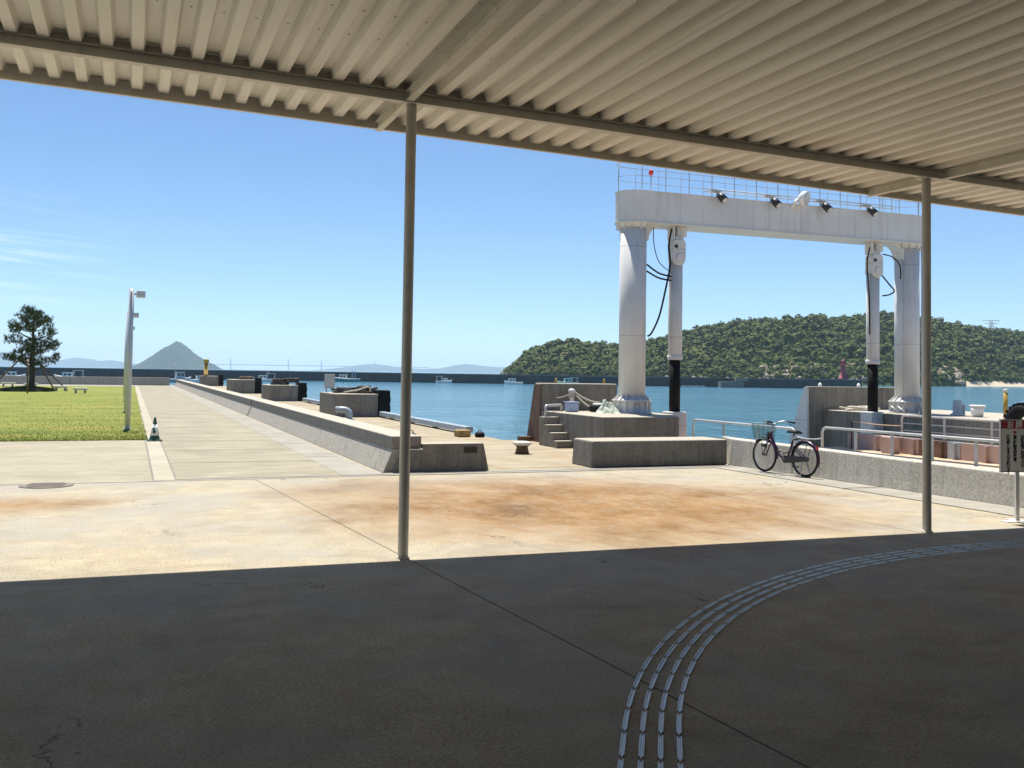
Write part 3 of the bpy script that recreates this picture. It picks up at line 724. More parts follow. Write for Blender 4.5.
# ------------------------------------------------------------------ ferry ramp
t = thing('ferry_ramp', 'ferry loading ramp with orange deck and pink side girder', 'ramp', (15.6, 18, 0))
MB().prism([(8, -.01), (8, .02), (21.9, .02), (26.2, -1.15), (26.2, -1.6), (21.45, -.6), (21.45, -.01)], 'x', 12.95, 18.2).build('deck', M['orange'], t)
for ya, yb_, mt in ((9, 17.7, 'pink'), (17.72, 18.1, 'boat_grey'), (18.12, 19.0, 'rustbrown'), (19.02, 21.6, 'pink')):  # dark brown section paints in a shaded alcove
    g = MB().box(18.2, 18.42, ya, yb_, .0, .42)
    for yy in np.arange(ya + .1, yb_ - .1, 1.3): g.box(18.12, 18.198, yy, yy + .08, .02, .40)
    g.build('girder', M[mt], t)
MB().box(17.8, 18.08, 19.5, 19.9, .021, .45).build('bracket', M['pink'], t, .03)
MB().add([(13.05, 8, .026), (13.5, 8, .026), (13.5, 20, .026), (13.05, 20, .026)], [(0, 1, 2, 3)]).build('edge_stripe', M['mint'], t)
def rail(name, label, pts, h, npost, mids, mat, flat=True, base=0., group=None):
    """rail along a straight run with bent ends"""
    t = thing(name, label, 'railing', ((pts[0][0] + pts[1][0]) / 2, (pts[0][1] + pts[1][1]) / 2, base), group)
    a_, b_ = Vector((*pts[0], base)), Vector((*pts[1], base)); d_ = (b_ - a_).normalized(); k_ = .09
    P = [a_ + Vector((0, 0, .002)), a_ + Vector((0, 0, h - k_)), a_ + d_ * .03 + Vector((0, 0, h - .03)), a_ + d_ * k_ + Vector((0, 0, h)), b_ - d_ * k_ + Vector((0, 0, h)), b_ - d_ * .03 + Vector((0, 0, h - .03)), b_ + Vector((0, 0, h - k_)), b_ + Vector((0, 0, .002))]
    MB().tube(P, .026, 10).build('top_rail', mat, t)
    for m_ in mids: MB().tube([a_ + Vector((0, 0, m_)), b_ + Vector((0, 0, m_))], .015, 8).build('mid_rail', mat, t)
    for i in range(1, npost):
        p_ = a_.lerp(b_, i / npost)
        MB().cbox(p_ + Vector((0, 0, h / 2 - .015)), (.025, .055, h - .03)).build('post', mat, t)
    return t
rail('guard_rail', 'short grey pipe railing over the water behind the low dark wall', ((12.55, 20.3), (12.55, 16.45)), .86, 3, (.45,), M['galv'])
rail('guard_rail', 'long pale pipe railing running behind the pebbly wall', ((12.66, 15.75), (13.1, 9.6)), .93, 7, (.52,), M['galv'])
rail('guard_rail', 'three bar pale railing standing on the pink ramp girder', ((18.31, 19.7), (18.31, 11.3)), .56, 6, (.19, .37), M['galv'], base=.42)
tag(MB().tube(sag((12.56, 16.45, .72), (12.66, 15.75, .72), .04, 10), .012, 6).build('chain', M['galv']), 'thin chain closing the gap between the two pipe railings', 'chain')
q = thing('rope_post', 'rusty thin post with orange rope stretched from it beside the ramp', 'post', (18.0, 21.0, 0))
MB().tube([(18.0, 21.2, .021), (18.0, 21.2, .78)], .022, 8).build('post', M['rusty'], q)
MB().tube(sag((18.0, 21.2, .76), (18.2, 19.6, .72), .03), .012, 6).build('rope', M['orange'], q)

# ------------------------------------------------------------------ gantry
GY = 23.4
gan = thing('ferry_gantry', 'white steel portal gantry with two round columns spanning the ferry ramp', 'gantry', (17.25, GY, .88))
for cx_ in (12.55, 21.95):
    zb = .882
    c = MB().lathe((cx_, GY, 0), [(.36, zb + .04), (.36, 6.02)], 40).build('column', M['white'], gan)
    f = MB().lathe((cx_, GY, 0), [(.53, zb), (.53, zb + .03), (.47, zb + .031), (.47, zb + .32), (.53, zb + .321), (.53, zb + .355), (.46, zb + .356), (.37, zb + .44)], 40)
    for k in range(16):
        a_ = 2 * math.pi * k / 16; R_ = Matrix.Rotation(a_, 3, 'Z')
        f.cbox(R_ @ Vector((.495, 0, 0)) + Vector((cx_, GY, zb + .176)), (.045, .02, .285), R_)
        vs = [R_ @ Vector(p) + Vector((cx_, GY, zb + .3565)) for p in ((.361, -.010, 0), (.51, -.010, 0), (.375, -.010, .14), (.361, -.010, .14), (.361, .010, 0), (.51, .010, 0), (.375, .010, .14), (.361, .010, .14))]
        f.add(vs, [(0, 1, 2, 3), (7, 6, 5, 4), (0, 4, 5, 1), (1, 5, 6, 2), (2, 6, 7, 3), (3, 7, 4, 0)])
    f.build('base_flange', M['white'], c)
    # collar and haunch plates under the crossbeam
    hc = MB().lathe((cx_, GY, 0), [(.37, 5.86), (.46, 5.98), (.46, 5.998)], 32)
    sg = 1 if cx_ < 15 else -1
    pts = [(cx_ + sg * .30, 5.997), (cx_ + sg * .80, 5.997)] + [(cx_ + sg * (.80 - .44 * math.sin(q_)), 5.54 + .42 * math.cos(q_)) for q_ in np.linspace(.02, math.pi / 2, 9)] + [(cx_ + sg * .30, 5.5)]
    hc.prism(pts, 'y', GY - .2, GY + .2)
    for k in range(12):
        a_ = 2 * math.pi * k / 12; R_ = Matrix.Rotation(a_, 3, 'Z'); hc.cbox(R_ @ Vector((.415, 0, 0)) + Vector((cx_, GY, 5.9)), (.09, .015, .18), R_)
    hc.build('haunch', M['white'], c)
# crossbeam with rounded ends
xa, xb, rb = 12.55, 21.95, .49
out = [(xa + rb * math.cos(a_), GY + rb * math.sin(a_)) for a_ in np.linspace(math.pi / 2, 3 * math.pi / 2, 17)] + [(xb + rb * math.cos(a_), GY + rb * math.sin(a_)) for a_ in np.linspace(-math.pi / 2, math.pi / 2, 17)]
cb = MB(); n_ = len(out); vs = [(x_, y_, z_) for z_ in (6.0, 6.80) for x_, y_ in out]
cb.add(vs, [tuple(range(n_ - 1, -1, -1)), tuple(range(n_, 2 * n_))]); cb.add(vs, [(i, (i + 1) % n_, n_ + (i + 1) % n_, n_ + i) for i in range(n_)])
for i in range(2, 2 + n_): cb.sm[i] = (i - 2) % n_ not in (16, n_ - 1)
beam_o = cb.build('crossbeam', M['white'], gan)
lip = MB(); o2 = [(x_ + (x_ - (xa if x_ < 17 else xb)) * .05 if (x_ < xa or x_ > xb) else x_, GY + (y_ - GY) * 1.06) for x_, y_ in out]
lip.prism(o2, 'z', 5.975, 5.998).prism(o2, 'z', 6.802, 6.82); lip.build('flange_plate', M['white'], beam_o)
# hand rail on top: one ring of posts and three rails
hr = MB(); ring = [(x_, y_) for x_, y_ in [(xa + .46 * math.cos(a_), GY + .46 * math.sin(a_)) for a_ in np.linspace(math.pi / 2, 3 * math.pi / 2, 9)] + [(xb + .46 * math.cos(a_), GY + .46 * math.sin(a_)) for a_ in np.linspace(-math.pi / 2, math.pi / 2, 9)]]
for zz, rr in ((6.82 + .78, .009), (6.82 + .40, .007)): hr.tube([(x_, y_, zz) for x_, y_ in ring], rr, 6, closed=True)
for sy in (-.46, .46):
    for k in range(14):
        xx = xa + (xb - xa) * k / 13 + (.3 if sy > 0 and k < 13 else 0); hr.tube([(xx, GY + sy, 6.821), (xx, GY + sy, 7.6)], .012 if sy < 0 else .007, 6)
for xx in (xa - .46, xb + .46): hr.tube([(xx, GY, 6.821), (xx, GY, 7.6)], .013, 6)
for xx in (21.2, 21.55): hr.tube([(xx, GY + .2, 6.821), (xx, GY + .2, 7.5), (xx + .05, GY + .1, 7.5)], .013, 6)
hr.build('handrail', paint('rail_grey', (.27, .28, .30), .5, .1), gan)
cd = MB()
for dz in (.12, .2): cd.tube([(14.4, GY - .5, 6.82 + dz), (21.0, GY - .5, 6.82 + dz)], .014, 6)
cd.build('cable_conduit', M['galv'], gan)
# lifting cylinders
for cx_ in (13.87, 20.65):
    cy_ = MB().lathe((cx_, GY, 0), [(.18, 2.42), (.19, 2.43), (.19, 5.02)], 24).build('cylinder', M['white'], gan)
    MB().lathe((cx_, GY, 0), [(.20, 2.33), (.212, 2.34), (.212, 2.45), (.195, 2.46)], 24).build('collar', M['white'], cy_)
    MB().lathe((cx_, GY, 0), [(.15, .921), (.15, 2.335)], 24).build('rod', M['black'], cy_)
    k = MB()
    for ya_, yb2, xo in ((-.25, -.19, -.03), (.10, .16, .05)):
        op = [(cx_ + xo - .2, 5.52), (cx_ + xo - .15, 5.60), (cx_ + xo + .15, 5.60), (cx_ + xo + .2, 5.52), (cx_ + xo + .2, 5.12)] + [(cx_ + xo + .2 * math.cos(q_), 5.10 + .2 * math.sin(q_)) for q_ in np.linspace(-.1, -math.pi + .1, 9)] + [(cx_ + xo - .2, 5.12)]
        k.prism(op, 'y', GY + ya_, GY + yb2)
    k.box(cx_ - .2, cx_ - .15, GY - .22, GY + .12, 5.605, 5.974).box(cx_ - .12, cx_ + .14, GY - .185, GY + .095, 5.0, 5.70).box(cx_ - .08, cx_ + .24, GY - .18, GY + .09, 5.705, 5.97).lathe((cx_, GY, 5.1), [(.13, -.29), (.13, .2)], 20, 'y')
    k.build('knuckle', M['white'], cy_, .01)
    MB().lathe((cx_ - .03, GY - .255, 5.80), [(.09, -.03), (.09, .03)], 18, 'y').build('pivot_pin', M['grey_box'], cy_)
    MB().lathe((cx_ - .14, GY - .255, 5.42), [(.05, -.03), (.05, .0)], 10, 'y').build('port', M['blackmetal'], cy_)
    MB().tube([(cx_ - .23, GY - .1, 2.45), (cx_ - .23, GY - .1, 4.9), (cx_ - .2, GY - .1, 5.0)], .02, 8).build('oil_pipe', M['white'], cy_)
    p = MB().box(cx_ - .25, cx_ + .25, GY - .25, GY + .25, -1.2, .92).build('pad', M['white'], cy_, .03)
    MB().lathe((cx_ - .05, GY - .27, .5), [(.18, -.06), (.18, .06)], 18, 'y').build('pin', M['white'], p)
def hose(pts, r_): 
    P_ = [Vector(p) for p in pts]; out_p = []
    for i in range(len(P_) - 1):
        a0, a1, a2, a3 = P_[max(i - 1, 0)], P_[i], P_[i + 1], P_[min(i + 2, len(P_) - 1)]
        for j in range(6):
            t_ = j / 6; out_p.append(.5 * ((2 * a1) + (a2 - a0) * t_ + (2 * a0 - 5 * a1 + 4 * a2 - a3) * t_ ** 2 + (3 * a1 - a0 - 3 * a2 + a3) * t_ ** 3))
    MB().tube(out_p + [P_[-1]], r_, 8).build('hose', M['black'], gan)
hose([(13.62, GY - .2, 5.9), (13.50, GY - .25, 5.4), (13.52, GY - .3, 4.9), (13.38, GY - .3, 4.2), (13.2, GY - .3, 3.5), (12.98, GY - .3, 3.05), (12.91, GY - .2, 2.95)], .026)
hose([(12.86, GY - .2, 4.88), (13.2, GY - .25, 4.66), (13.56, GY - .3, 4.58)], .024); hose([(12.86, GY - .2, 4.70), (13.2, GY - .25, 4.53), (13.56, GY - .3, 4.47)], .024)
hose([(13.05, GY - .2, 5.9), (13.08, GY - .2, 5.4), (13.25, GY - .2, 4.95), (13.62, GY - .2, 4.7)], .012)
hose([(20.36, GY - .2, 5.8), (20.22, GY - .25, 5.3), (20.28, GY - .25, 4.6), (20.31, GY - .25, 3.9), (20.36, GY - .2, 3.2)], .020)
hose([(20.9, GY - .1, 5.0), (21.1, GY - .2, 4.72), (21.28, GY - .2, 4.54), (21.1, GY - .2, 4.42), (20.88, GY - .15, 4.38)], .022)
hose([(20.85, GY - .2, 5.62), (21.2, GY - .22, 5.55), (21.40, GY - .3, 5.3), (21.43, GY - .3, 4.9)], .018)
MB().tube([(21.53, GY - .3, 1.4), (21.53, GY - .3, 5.45)], .016, 6).build('cable_pipe', M['grey_box'], gan)
ld = MB()
for dx_ in (22.42, 22.72): ld.tube([(dx_, GY - .1, 1.0), (dx_, GY - .1, 5.95)], .016, 6)
for zz in np.arange(1.2, 5.9, .3): ld.tube([(22.42, GY - .1, zz), (22.72, GY - .1, zz)], .012, 6)
ld.build('ladder', M['galv'], gan)
for xx in (14.86, 16.62, 18.36, 20.0):
    yb = GY - .55
    l = MB().box(xx - .20, xx + .10, yb - .02, yb + .28, 6.96, 6.99).box(xx - .03, xx + .03, yb - .06, yb + .06, 6.84, 6.959).build('floodlight', M['grey_box'], gan)
    body = MB(); p0 = Vector((xx - .03, yb - .06, 6.88)); p1 = Vector((xx + .05, yb - .25, 6.68))
    body.tube([p0, p0.lerp(p1, .25), p0.lerp(p1, .45), p1], [.06, .085, .105, .11], 16); body.box(xx - .05, xx + .05, yb - .12, yb - .0, 6.78, 6.86)
    body.build('housing', M['blackmetal'], l)
    dv = (p1 - p0).normalized(); MB().tube([p1 + dv * .002, p1 + dv * .012], .085, 16).build('lens', M['lens'], l)
wf = MB().tube([(17.48, GY - .6, 7.0), (17.54, GY - .68, 6.97), (17.62, GY - .80, 6.93)], [.06, .20, .22], 16)
wf.tube([(17.3, GY - .5, 6.72), (17.48, GY - .6, 6.95)], .05, 8)
w_ = wf.build('floodlight', M['white_clean'], gan); MB().tube([(17.622, GY - .803, 6.929), (17.632, GY - .818, 6.924)], .195, 16).build('lens', M['lens'], w_)
bc = MB().lathe((13.30, GY + .4, 7.44), [(.03, .001), (.06, .03), (.075, .08), (.04, .15), (.02, .17)], 14).build('beacon', M['red'], gan)
MB().tube([(13.30, GY + .4, 6.821), (13.30, GY + .4, 7.44)], .015, 6).build('beacon_stem', M['galv'], gan)

# ------------------------------------------------------------------ bicycle (local frame: +x front, z up)
bk = thing('bicycle', 'dark purple step through bicycle with front basket parked against the pebbly wall', 'bicycle', (0, 0, 0))
R_ = .30; WB = .97
def wheel(cx_, name):
    w = MB().torus((cx_, 0, R_), R_ - .018, .018, 'y', 40, 8).build(name, M['black'], bk)
    MB().torus((cx_, 0, R_), R_ - .040, .008, 'y', 40, 6).build('rim', M['chrome'], w)
    s_ = MB()
    for k in range(28):
        a_ = 2 * math.pi * k / 28; sd_ = .018 if k % 2 else -.018
        s_.tube([(cx_ + .02 * math.cos(a_ + .6), sd_, R_ + .02 * math.sin(a_ + .6)), (cx_ + (R_ - .04) * math.cos(a_), 0, R_ + (R_ - .04) * math.sin(a_))], .0016, 4, False)
    s_.build('spokes', M['chrome'], w)
    MB().lathe((cx_, 0, R_), [(.022, -.045), (.022, .045)], 12, 'y').build('hub', M['chrome'], w)
wheel(WB / 2, 'front_wheel'); wheel(-WB / 2, 'rear_wheel')
HT = (WB / 2 - .13, 0, .60); BB = (-.07, 0, .265); ST = (-.19, 0, .58)
fr = MB()
fr.tube([HT, (.18, 0, .36), (.06, 0, .285), BB], .019, 10)                      # low swooping down tube
fr.tube([(HT[0] - .015, 0, .66), (.20, 0, .46), (.04, 0, .36), (-.125, 0, .40)], .014, 10)
fr.tube([BB, (-.16, 0, .50), ST], .017, 10); fr.tube([(HT[0] + .02, 0, .54), (HT[0] - .035, 0, .72)], .021, 10)
for sy in (-.045, .045):
    fr.tube([(BB[0], sy * .4, BB[2]), (-.3, sy, .28), (-WB / 2, sy, R_)], .010, 8)
    fr.tube([(ST[0] + .015, sy * .4, .52), (-WB / 2, sy, R_)], .009, 8)
fr.build('frame', M['purple'], bk)
fk = MB()
for sy in (-.04, .04): fk.tube([(HT[0] + .025, sy, .53), (WB / 2 - .06, sy, .42), (WB / 2, sy, R_)], .011, 8)
fk.tube([(HT[0] + .022, -.045, .53), (HT[0] + .022, .045, .53)], .014, 8); fk.build('fork', M['purple'], bk)
hb = MB().tube([(HT[0] - .035, 0, .70), (HT[0] - .06, 0, .84)], .012, 8)
for sy in (-1, 1): hb.tube([(HT[0] - .06, 0, .84), (HT[0] - .02, sy * .10, .87), (HT[0] - .07, sy * .22, .91), (HT[0] - .20, sy * .26, .90)], .010, 8)
h_ = hb.build('handlebar', M['chrome'], bk)
for sy in (-1, 1):
    MB().tube([(HT[0] - .19, sy * .26, .90), (HT[0] - .31, sy * .265, .885)], .016, 10).build('grip', M['black'], h_)
    MB().tube([(HT[0] - .16, sy * .25, .90), (HT[0] - .18, sy * .25, .86), (HT[0] - .28, sy * .25, .845)], .006, 6).build('brake_lever', M['blackmetal'], h_)
sd_ = MB(); vs = []
sec = [(-.33, .085, .76), (-.28, .10, .775), (-.20, .085, .765), (-.12, .045, .765), (-.06, .022, .76)]
for x_, w_, z_ in sec:
    for q_ in np.linspace(0, math.pi, 7): vs.append((x_ + .0, w_ * math.cos(q_), z_ - .045 + .045 * math.sin(q_)))
fs = [(i * 7 + k, i * 7 + k + 1, (i + 1) * 7 + k + 1, (i + 1) * 7 + k) for i in range(4) for k in range(6)] + [tuple(range(6, -1, -1)), tuple(range(28, 35))] + [(i * 7, (i + 1) * 7, (i + 1) * 7 + 6, i * 7 + 6) for i in range(4)]
sd_.add(vs, fs, True); sd_.build('saddle', M['black'], bk)
MB().tube([ST, (-.215, 0, .72)], .012, 8).build('seat_post', M['chrome'], bk)
# wire basket
bs = MB(); bx0, bx1 = HT[0] + .04, HT[0] + .29; zb, zt = .58, .85
def brect(z_, k_): 
    return [(bx0, -.15 * k_, z_), (bx0 + .25 * k_, -.15 * k_, z_), (bx0 + .25 * k_, .15 * k_, z_), (bx0, .15 * k_, z_)]
for z_, k_, r_ in ((zt, 1.12, .007), (zt - .06, 1.08, .004), (zt - .12, 1.02, .004), (zt - .18, .96, .004), (zb, .9, .005)): bs.tube(brect(z_, k_), r_, 5, closed=True)
for i in range(40):
    f_ = i / 40 * 4; s_ = int(f_); fr_ = f_ - s_
    A, B = brect(zb, .9), brect(zt, 1.12)
    p = Vector(A[s_]).lerp(Vector(A[(s_ + 1) % 4]), fr_); q = Vector(B[s_]).lerp(Vector(B[(s_ + 1) % 4]), fr_); bs.tube([p, q], .0045, 4, False)
for i in range(9): bs.tube([(bx0, -.13 + i * .0325, zb), (bx0 + .225, -.13 + i * .0325, zb)], .003, 4, False)
bs.build('basket', M['teal_wire'], bk)
MB().box(HT[0] + .03, HT[0] + .06, -.03, .03, .56, .70).tube([(WB / 2, -.05, R_), (bx0 + .12, -.06, .595)], .005, 6).tube([(WB / 2, .05, R_), (bx0 + .12, .06, .595)], .005, 6).build('basket_bracket', M['blackmetal'], bk)
def guard(cx_, a0, a1):
    m_ = MB(); vs = []; k_ = 18
    for i in range(k_ + 1):
        a_ = rad(a0 + (a1 - a0) * i / k_)
        for y_, rr in ((-.028, R_ + .008), (-.015, R_ + .020), (.015, R_ + .020), (.028, R_ + .008)): vs.append((cx_ + rr * math.cos(a_), y_, R_ + rr * math.sin(a_)))
    m_.add(vs, [(i * 4 + k, i * 4 + k + 1, i * 4 + k + 5, i * 4 + k + 4) for i in range(k_) for k in range(3)], True); return m_
guard(WB / 2, 40, 190).build('mudguard', M['purple'], bk); guard(-WB / 2, -5 + 0, 200).build('mudguard', M['purple'], bk)
cc = MB(); pts = [(BB[0] + .065 * math.cos(a_), BB[2] + .065 * math.sin(a_)) for a_ in np.linspace(-math.pi / 2, math.pi / 2, 9)] + [(-WB / 2 + .038 * math.cos(a_), R_ + .038 * math.sin(a_)) for a_ in np.linspace(math.pi / 2, 3 * math.pi / 2, 9)]
cc.prism(pts, 'y', .03, .055); cc.prism(pts, 'y', -.055, -.05); cc.build('chain_case', M['blackmetal'], bk)
cr = MB().tube([(BB[0], .06, BB[2]), (BB[0] + .08, .075, BB[2] + .12)], .009, 6).tube([(BB[0], -.06, BB[2]), (BB[0] - .08, -.075, BB[2] - .12)], .009, 6).build('crank', M['chrome'], bk)
for sg in (1, -1): MB().cbox((BB[0] + sg * .08, sg * .12, BB[2] + sg * .12), (.08, .08, .02)).build('pedal', M['black'], cr)
rk = MB()
for y_ in (-.05, 0, .05): rk.tube([(ST[0] - .02, y_ * .6, .60), (-.33, y_, .635), (-.66, y_, .635)], .006, 6)
rk.tube([(-.66, -.05, .635), (-.66, .05, .635)], .006, 6)
for sy in (-.05, .05): rk.tube([(-.60, sy, .635), (-WB / 2, sy, R_)], .005, 6)
rk.build('rear_rack', M['blackmetal'], bk)
ks = MB()
for sy in (-1, 1): ks.tube([(-WB / 2 + .02, sy * .05, R_ - .03), (-WB / 2 - .02, sy * .12, .008)], .009, 6)
ks.tube([(-WB / 2 - .02, -.12, .008), (-WB / 2 - .02, .12, .008)], .009, 6); ks.build('kickstand', M['chrome'], bk)
MB().box(-.76, -.73, -.02, .02, .47, .53).build('reflector', M['red'], bk)
MB().lathe((WB / 2 - .02, .06, .47), [(.03, -.06), (.03, .02)], 10, 'x').build('headlamp', M['blackmetal'], bk)
fxy, rxy = Vector((11.78, 16.42)), Vector((11.90, 15.46))
mid_ = (fxy + rxy) / 2; dd = fxy - rxy
bk.scale = (1.13, 1.13, 1.13); bk.location = (mid_.x + .06, mid_.y, .012); bk.rotation_euler = (rad(2), 0, math.atan2(dd.y, dd.x))

# ------------------------------------------------------------------ notice sign
sg = thing('notice_sign', 'white notice board with red header on a single post at the wall', 'sign', (11.20, 9.92, 0))
def loc(o): o.location = (0, 0, 0); return o
MB().box(-.028, .028, -.004, .024, .006, .70).build('post', M['white_clean'], sg, local=True)
MB().box(-.20, .20, -.05, .07, .0, .012).box(-.05, .05, -.16, .18, .0125, .02).build('base', M['white_clean'], sg, local=True)
pn = MB().box(-.275, .275, -.03, -.005, .68, 1.37).build('board', M['sign_face'], sg, .004, True)
MB().box(-.268, .268, -.0335, -.0305, 1.255, 1.362).build('header', M['sign_red'], pn, local=True)
fr_ = MB()
for a_ in ((-.285, -.276, .67, 1.38), (.276, .285, .67, 1.38), (-.2755, .2755, 1.371, 1.38), (-.2755, .2755, .67, .679)): fr_.box(a_[0], a_[1], -.036, -.002, a_[2], a_[3])
fr_.build('frame', M['galv'], pn, local=True)
dg = bpy.context.evaluated_depsgraph_get
def text_mesh(s_, size, x_, z_, y_, mat, parent, name, vertical=False, bold=.0, sp=1.0):
    cu = bpy.data.curves.new('t', 'FONT'); cu.body = '\n'.join(s_) if vertical else s_; cu.size = size; cu.align_x = 'CENTER'; cu.align_y = 'TOP' if vertical else 'CENTER'
    cu.extrude = .0008; cu.offset = bold; cu.space_line = sp; cu.resolution_u = 3
    to = bpy.data.objects.new('t', cu); COL.objects.link(to); bpy.context.view_layer.update()
    me = bpy.data.meshes.new_from_object(to.evaluated_get(dg())); bpy.data.objects.remove(to)
    me.transform(Matrix.Translation((x_, y_, z_)) @ Matrix.Rotation(rad(90), 4, 'X')); me.materials.clear(); me.materials.append(mat)
    o = bpy.data.objects.new(name, me); COL.objects.link(o); o.parent = parent; return o
text_mesh('お 願 い', .105, 0, 1.305, -.0355, M['sign_face'], pn, 'header_lettering', bold=.003)
cols = [(.15, '●自転車置き場では'), (.055, '自転車等ご利用下さい'), (-.06, '●無断駐輪長期放置'), (-.165, '撤去致しますので願います')]
for x_, s_ in cols:
    red = s_.startswith('●'); body = s_[1:] if red else s_
    if red: MB().lathe((x_, -.031, 1.205), [(.022, -.003), (.022, 0)], 14, 'y').build('bullet', M['sign_red'], pn, local=True)
    text_mesh(body, .056, x_, 1.17, -.0315, M['ink'], pn, 'column_lettering', True, .0015, .78)
sg.rotation_euler = (0, 0, rad(-9))

# ------------------------------------------------------------------ promenade furniture
def lamp_post(x_, y_, label):
    t = thing('lamp_post', label, 'lamp post', (x_, y_, .03), 'lamp posts along the lawn edge')
    MB().lathe((x_, y_, .03), [(.085, .014), (.082, 2.2), (.078, 4.28)], 16).build('pole', M['lamp'], t)
    MB().lathe((x_, y_, .03), [(.13, .001), (.13, .02)], 16).build('base_plate', M['lamp'], t)
    a_ = MB().box(x_ + .055, x_ + .14, y_ - .03, y_ + .03, 4.12, 4.18).build('arm', M['lamp'], t)
    h_ = MB().box(x_ + .141, x_ + .40, y_ - .12, y_ + .12, 4.05, 4.25).build('lamp_head', M['lamp'], t, .015)
    MB().box(x_ + .17, x_ + .37, y_ - .09, y_ + .09, 4.04, 4.049).build('diffuser', M['white_plastic'], h_)
    return t
lamp_post(-.05, 32.1, 'first pale lamp post on the lawn edge, closest to the traffic cone')
lamp_post(-.15, 45.0, 'second lamp post from the traffic cone, mostly behind the first')
lamp_post(-.26, 59.8, 'third lamp post from the traffic cone, peeping behind the second')
lamp_post(-.37, 72.8, 'farthest lamp post in the row, closest to the benches')
t = thing('traffic_cone', 'dark green traffic cone with white sleeve at the lawn corner', 'cone', (.62, 27.1, 0))
MB().prism([(.43, 26.91), (.81, 26.91), (.81, 27.29), (.43, 27.29)], 'z', .009, .045).build('base', M['cone_g'], t, .015)
MB().lathe((.62, 27.1, 0), [(.135, .046), (.108, .15)], 20).lathe((.62, 27.1, 0), [(.055, .44), (.022, .62), (.015, .625)], 20).build('body', M['cone_g'], t)
sl_ = MB().lathe((.62, 27.1, 0), [(.112, .151), (.058, .439)], 20).build('sleeve', M['cone_w'], t)
em = MB()
for a_, z_, r_ in ((-1.95, .32, .035), (-1.75, .245, .045)):
    q0 = .112 - (z_ - .151) / .288 * .054
    em.sphere((.62 + q0 * math.cos(a_), 27.1 + q0 * math.sin(a_), z_), r_, 10, (.9, .35, 1.1))
em.build('dark_patch', M['cone_g'], sl_)
def bench(x_, y_, label, sz=1.0):
    t = thing('bench', label, 'bench', (x_, y_, .03), 'pale stone benches around the pine')
    MB().prism([(x_ - .45 * sz, y_ - .25), (x_ + .45 * sz, y_ - .25), (x_ + .5 * sz, y_ + .25), (x_ - .5 * sz, y_ + .25)], 'z', .26, .40).build('seat', M['stone'], t, .03)
    for dx_ in (-.3 * sz, .3 * sz): MB().box(x_ + dx_ - .07, x_ + dx_ + .07, y_ - .15, y_ + .15, .031, .259).build('leg', M['conc_l'], t)
bench(-3.3, 76.0, 'pale stone bench on the grass, the one closest to the lamp posts')
bench(-5.0, 83.0, 'pale stone bench just outside the pine stakes')
bench(-8.2, 96.0, 'stone bench directly behind the pine trunk', 1.2)
bench(-10.2, 98.0, 'stone bench behind the thin left pine stake', 1.2)
bench(-12.6, 99.0, 'stone bench at the left edge of the lawn view', 1.2)

# pine
TX, TY = -7.0, 82.5
pt = thing('pine_tree', 'dark pine with layered boughs held by wooden stakes on the lawn', 'tree', (TX, TY, .03))
trunk = [(TX, TY, .03), (TX + .04, TY, 1.2), (TX - .05, TY + .05, 2.4), (TX + .05, TY, 3.6), (TX - .02, TY, 4.8), (TX + .05, TY, 5.9)]
tk = MB().tube(trunk, [.24, .19, .16, .12, .08, .03], 12)
def tp(h_):
    for a_, b_ in zip(trunk[:-1], trunk[1:]):
        if a_[2] <= h_ <= b_[2]: return Vector(a_).lerp(Vector(b_), (h_ - a_[2]) / (b_[2] - a_[2]))
    return Vector(trunk[-1])
pads = []
R1 = random.Random(5)
for h_, rmax, nb in ((1.65, 1.5, 5), (2.15, 1.9, 6), (2.75, 1.5, 6), (3.3, 1.8, 7), (3.9, 1.7, 7), (4.5, 1.5, 6), (5.0, 1.15, 6), (5.4, .7, 5)):
    a0_ = R1.random() * 6.28
    for k in range(nb):
        a_ = a0_ + k * 6.283 / nb + R1.uniform(-.35, .35); rr = rmax * R1.uniform(.6, 1.08); s_ = tp(h_ + R1.uniform(-.2, .2))
        e_ = s_ + Vector((math.cos(a_) * rr, math.sin(a_) * rr, R1.uniform(.1, .8))); m_ = s_.lerp(e_, .5) - Vector((0, 0, .08))
        tk.tube([s_, m_, e_], [.045, .03, .012], 6)
        pads.append((e_, .35 * R1.uniform(.7, 1.3)))
        if R1.random() < .6: pads.append((m_ + Vector((0, 0, .2)), .30 * R1.uniform(.7, 1.2)))
        pads.append((e_ + Vector((R1.uniform(-.3, .3), R1.uniform(-.3, .3), .25)), .22))
for k in range(5): pads.append((tp(5.8) + Vector((R1.uniform(-.35, .35), R1.uniform(-.3, .3), R1.uniform(-.1, .25))), .24))
tk.build('trunk', M['bark'], pt)
tuft = []
for c_, r_ in pads:
    nt_ = int(27 * (r_ / .4) ** 2)
    for i in range(nt_):
        a_ = rng.random() * 6.283; q_ = r_ * math.sqrt(rng.random()); o_ = np.array([c_.x + q_ * math.cos(a_), c_.y + q_ * math.sin(a_), c_.z + rng.normal(0, .15) * (r_ / .4)])
        up_ = np.array([math.cos(a_) * .35 * q_ / r_, math.sin(a_) * .35 * q_ / r_, 1.0])
        for j in range(9):
            d_ = up_ + rng.normal(0, .55, 3); d_ /= np.linalg.norm(d_); s_ = np.cross(d_, rng.normal(0, 1, 3)); s_ /= np.linalg.norm(s_) + 1e-9
            L_ = .18 + .16 * rng.random(); tuft.append([o_ - s_ * .018, o_ + s_ * .018, o_ + d_ * L_])
mesh_np('crown', np.array(tuft), 3, M['pine'], (TX, TY, .03), pt)
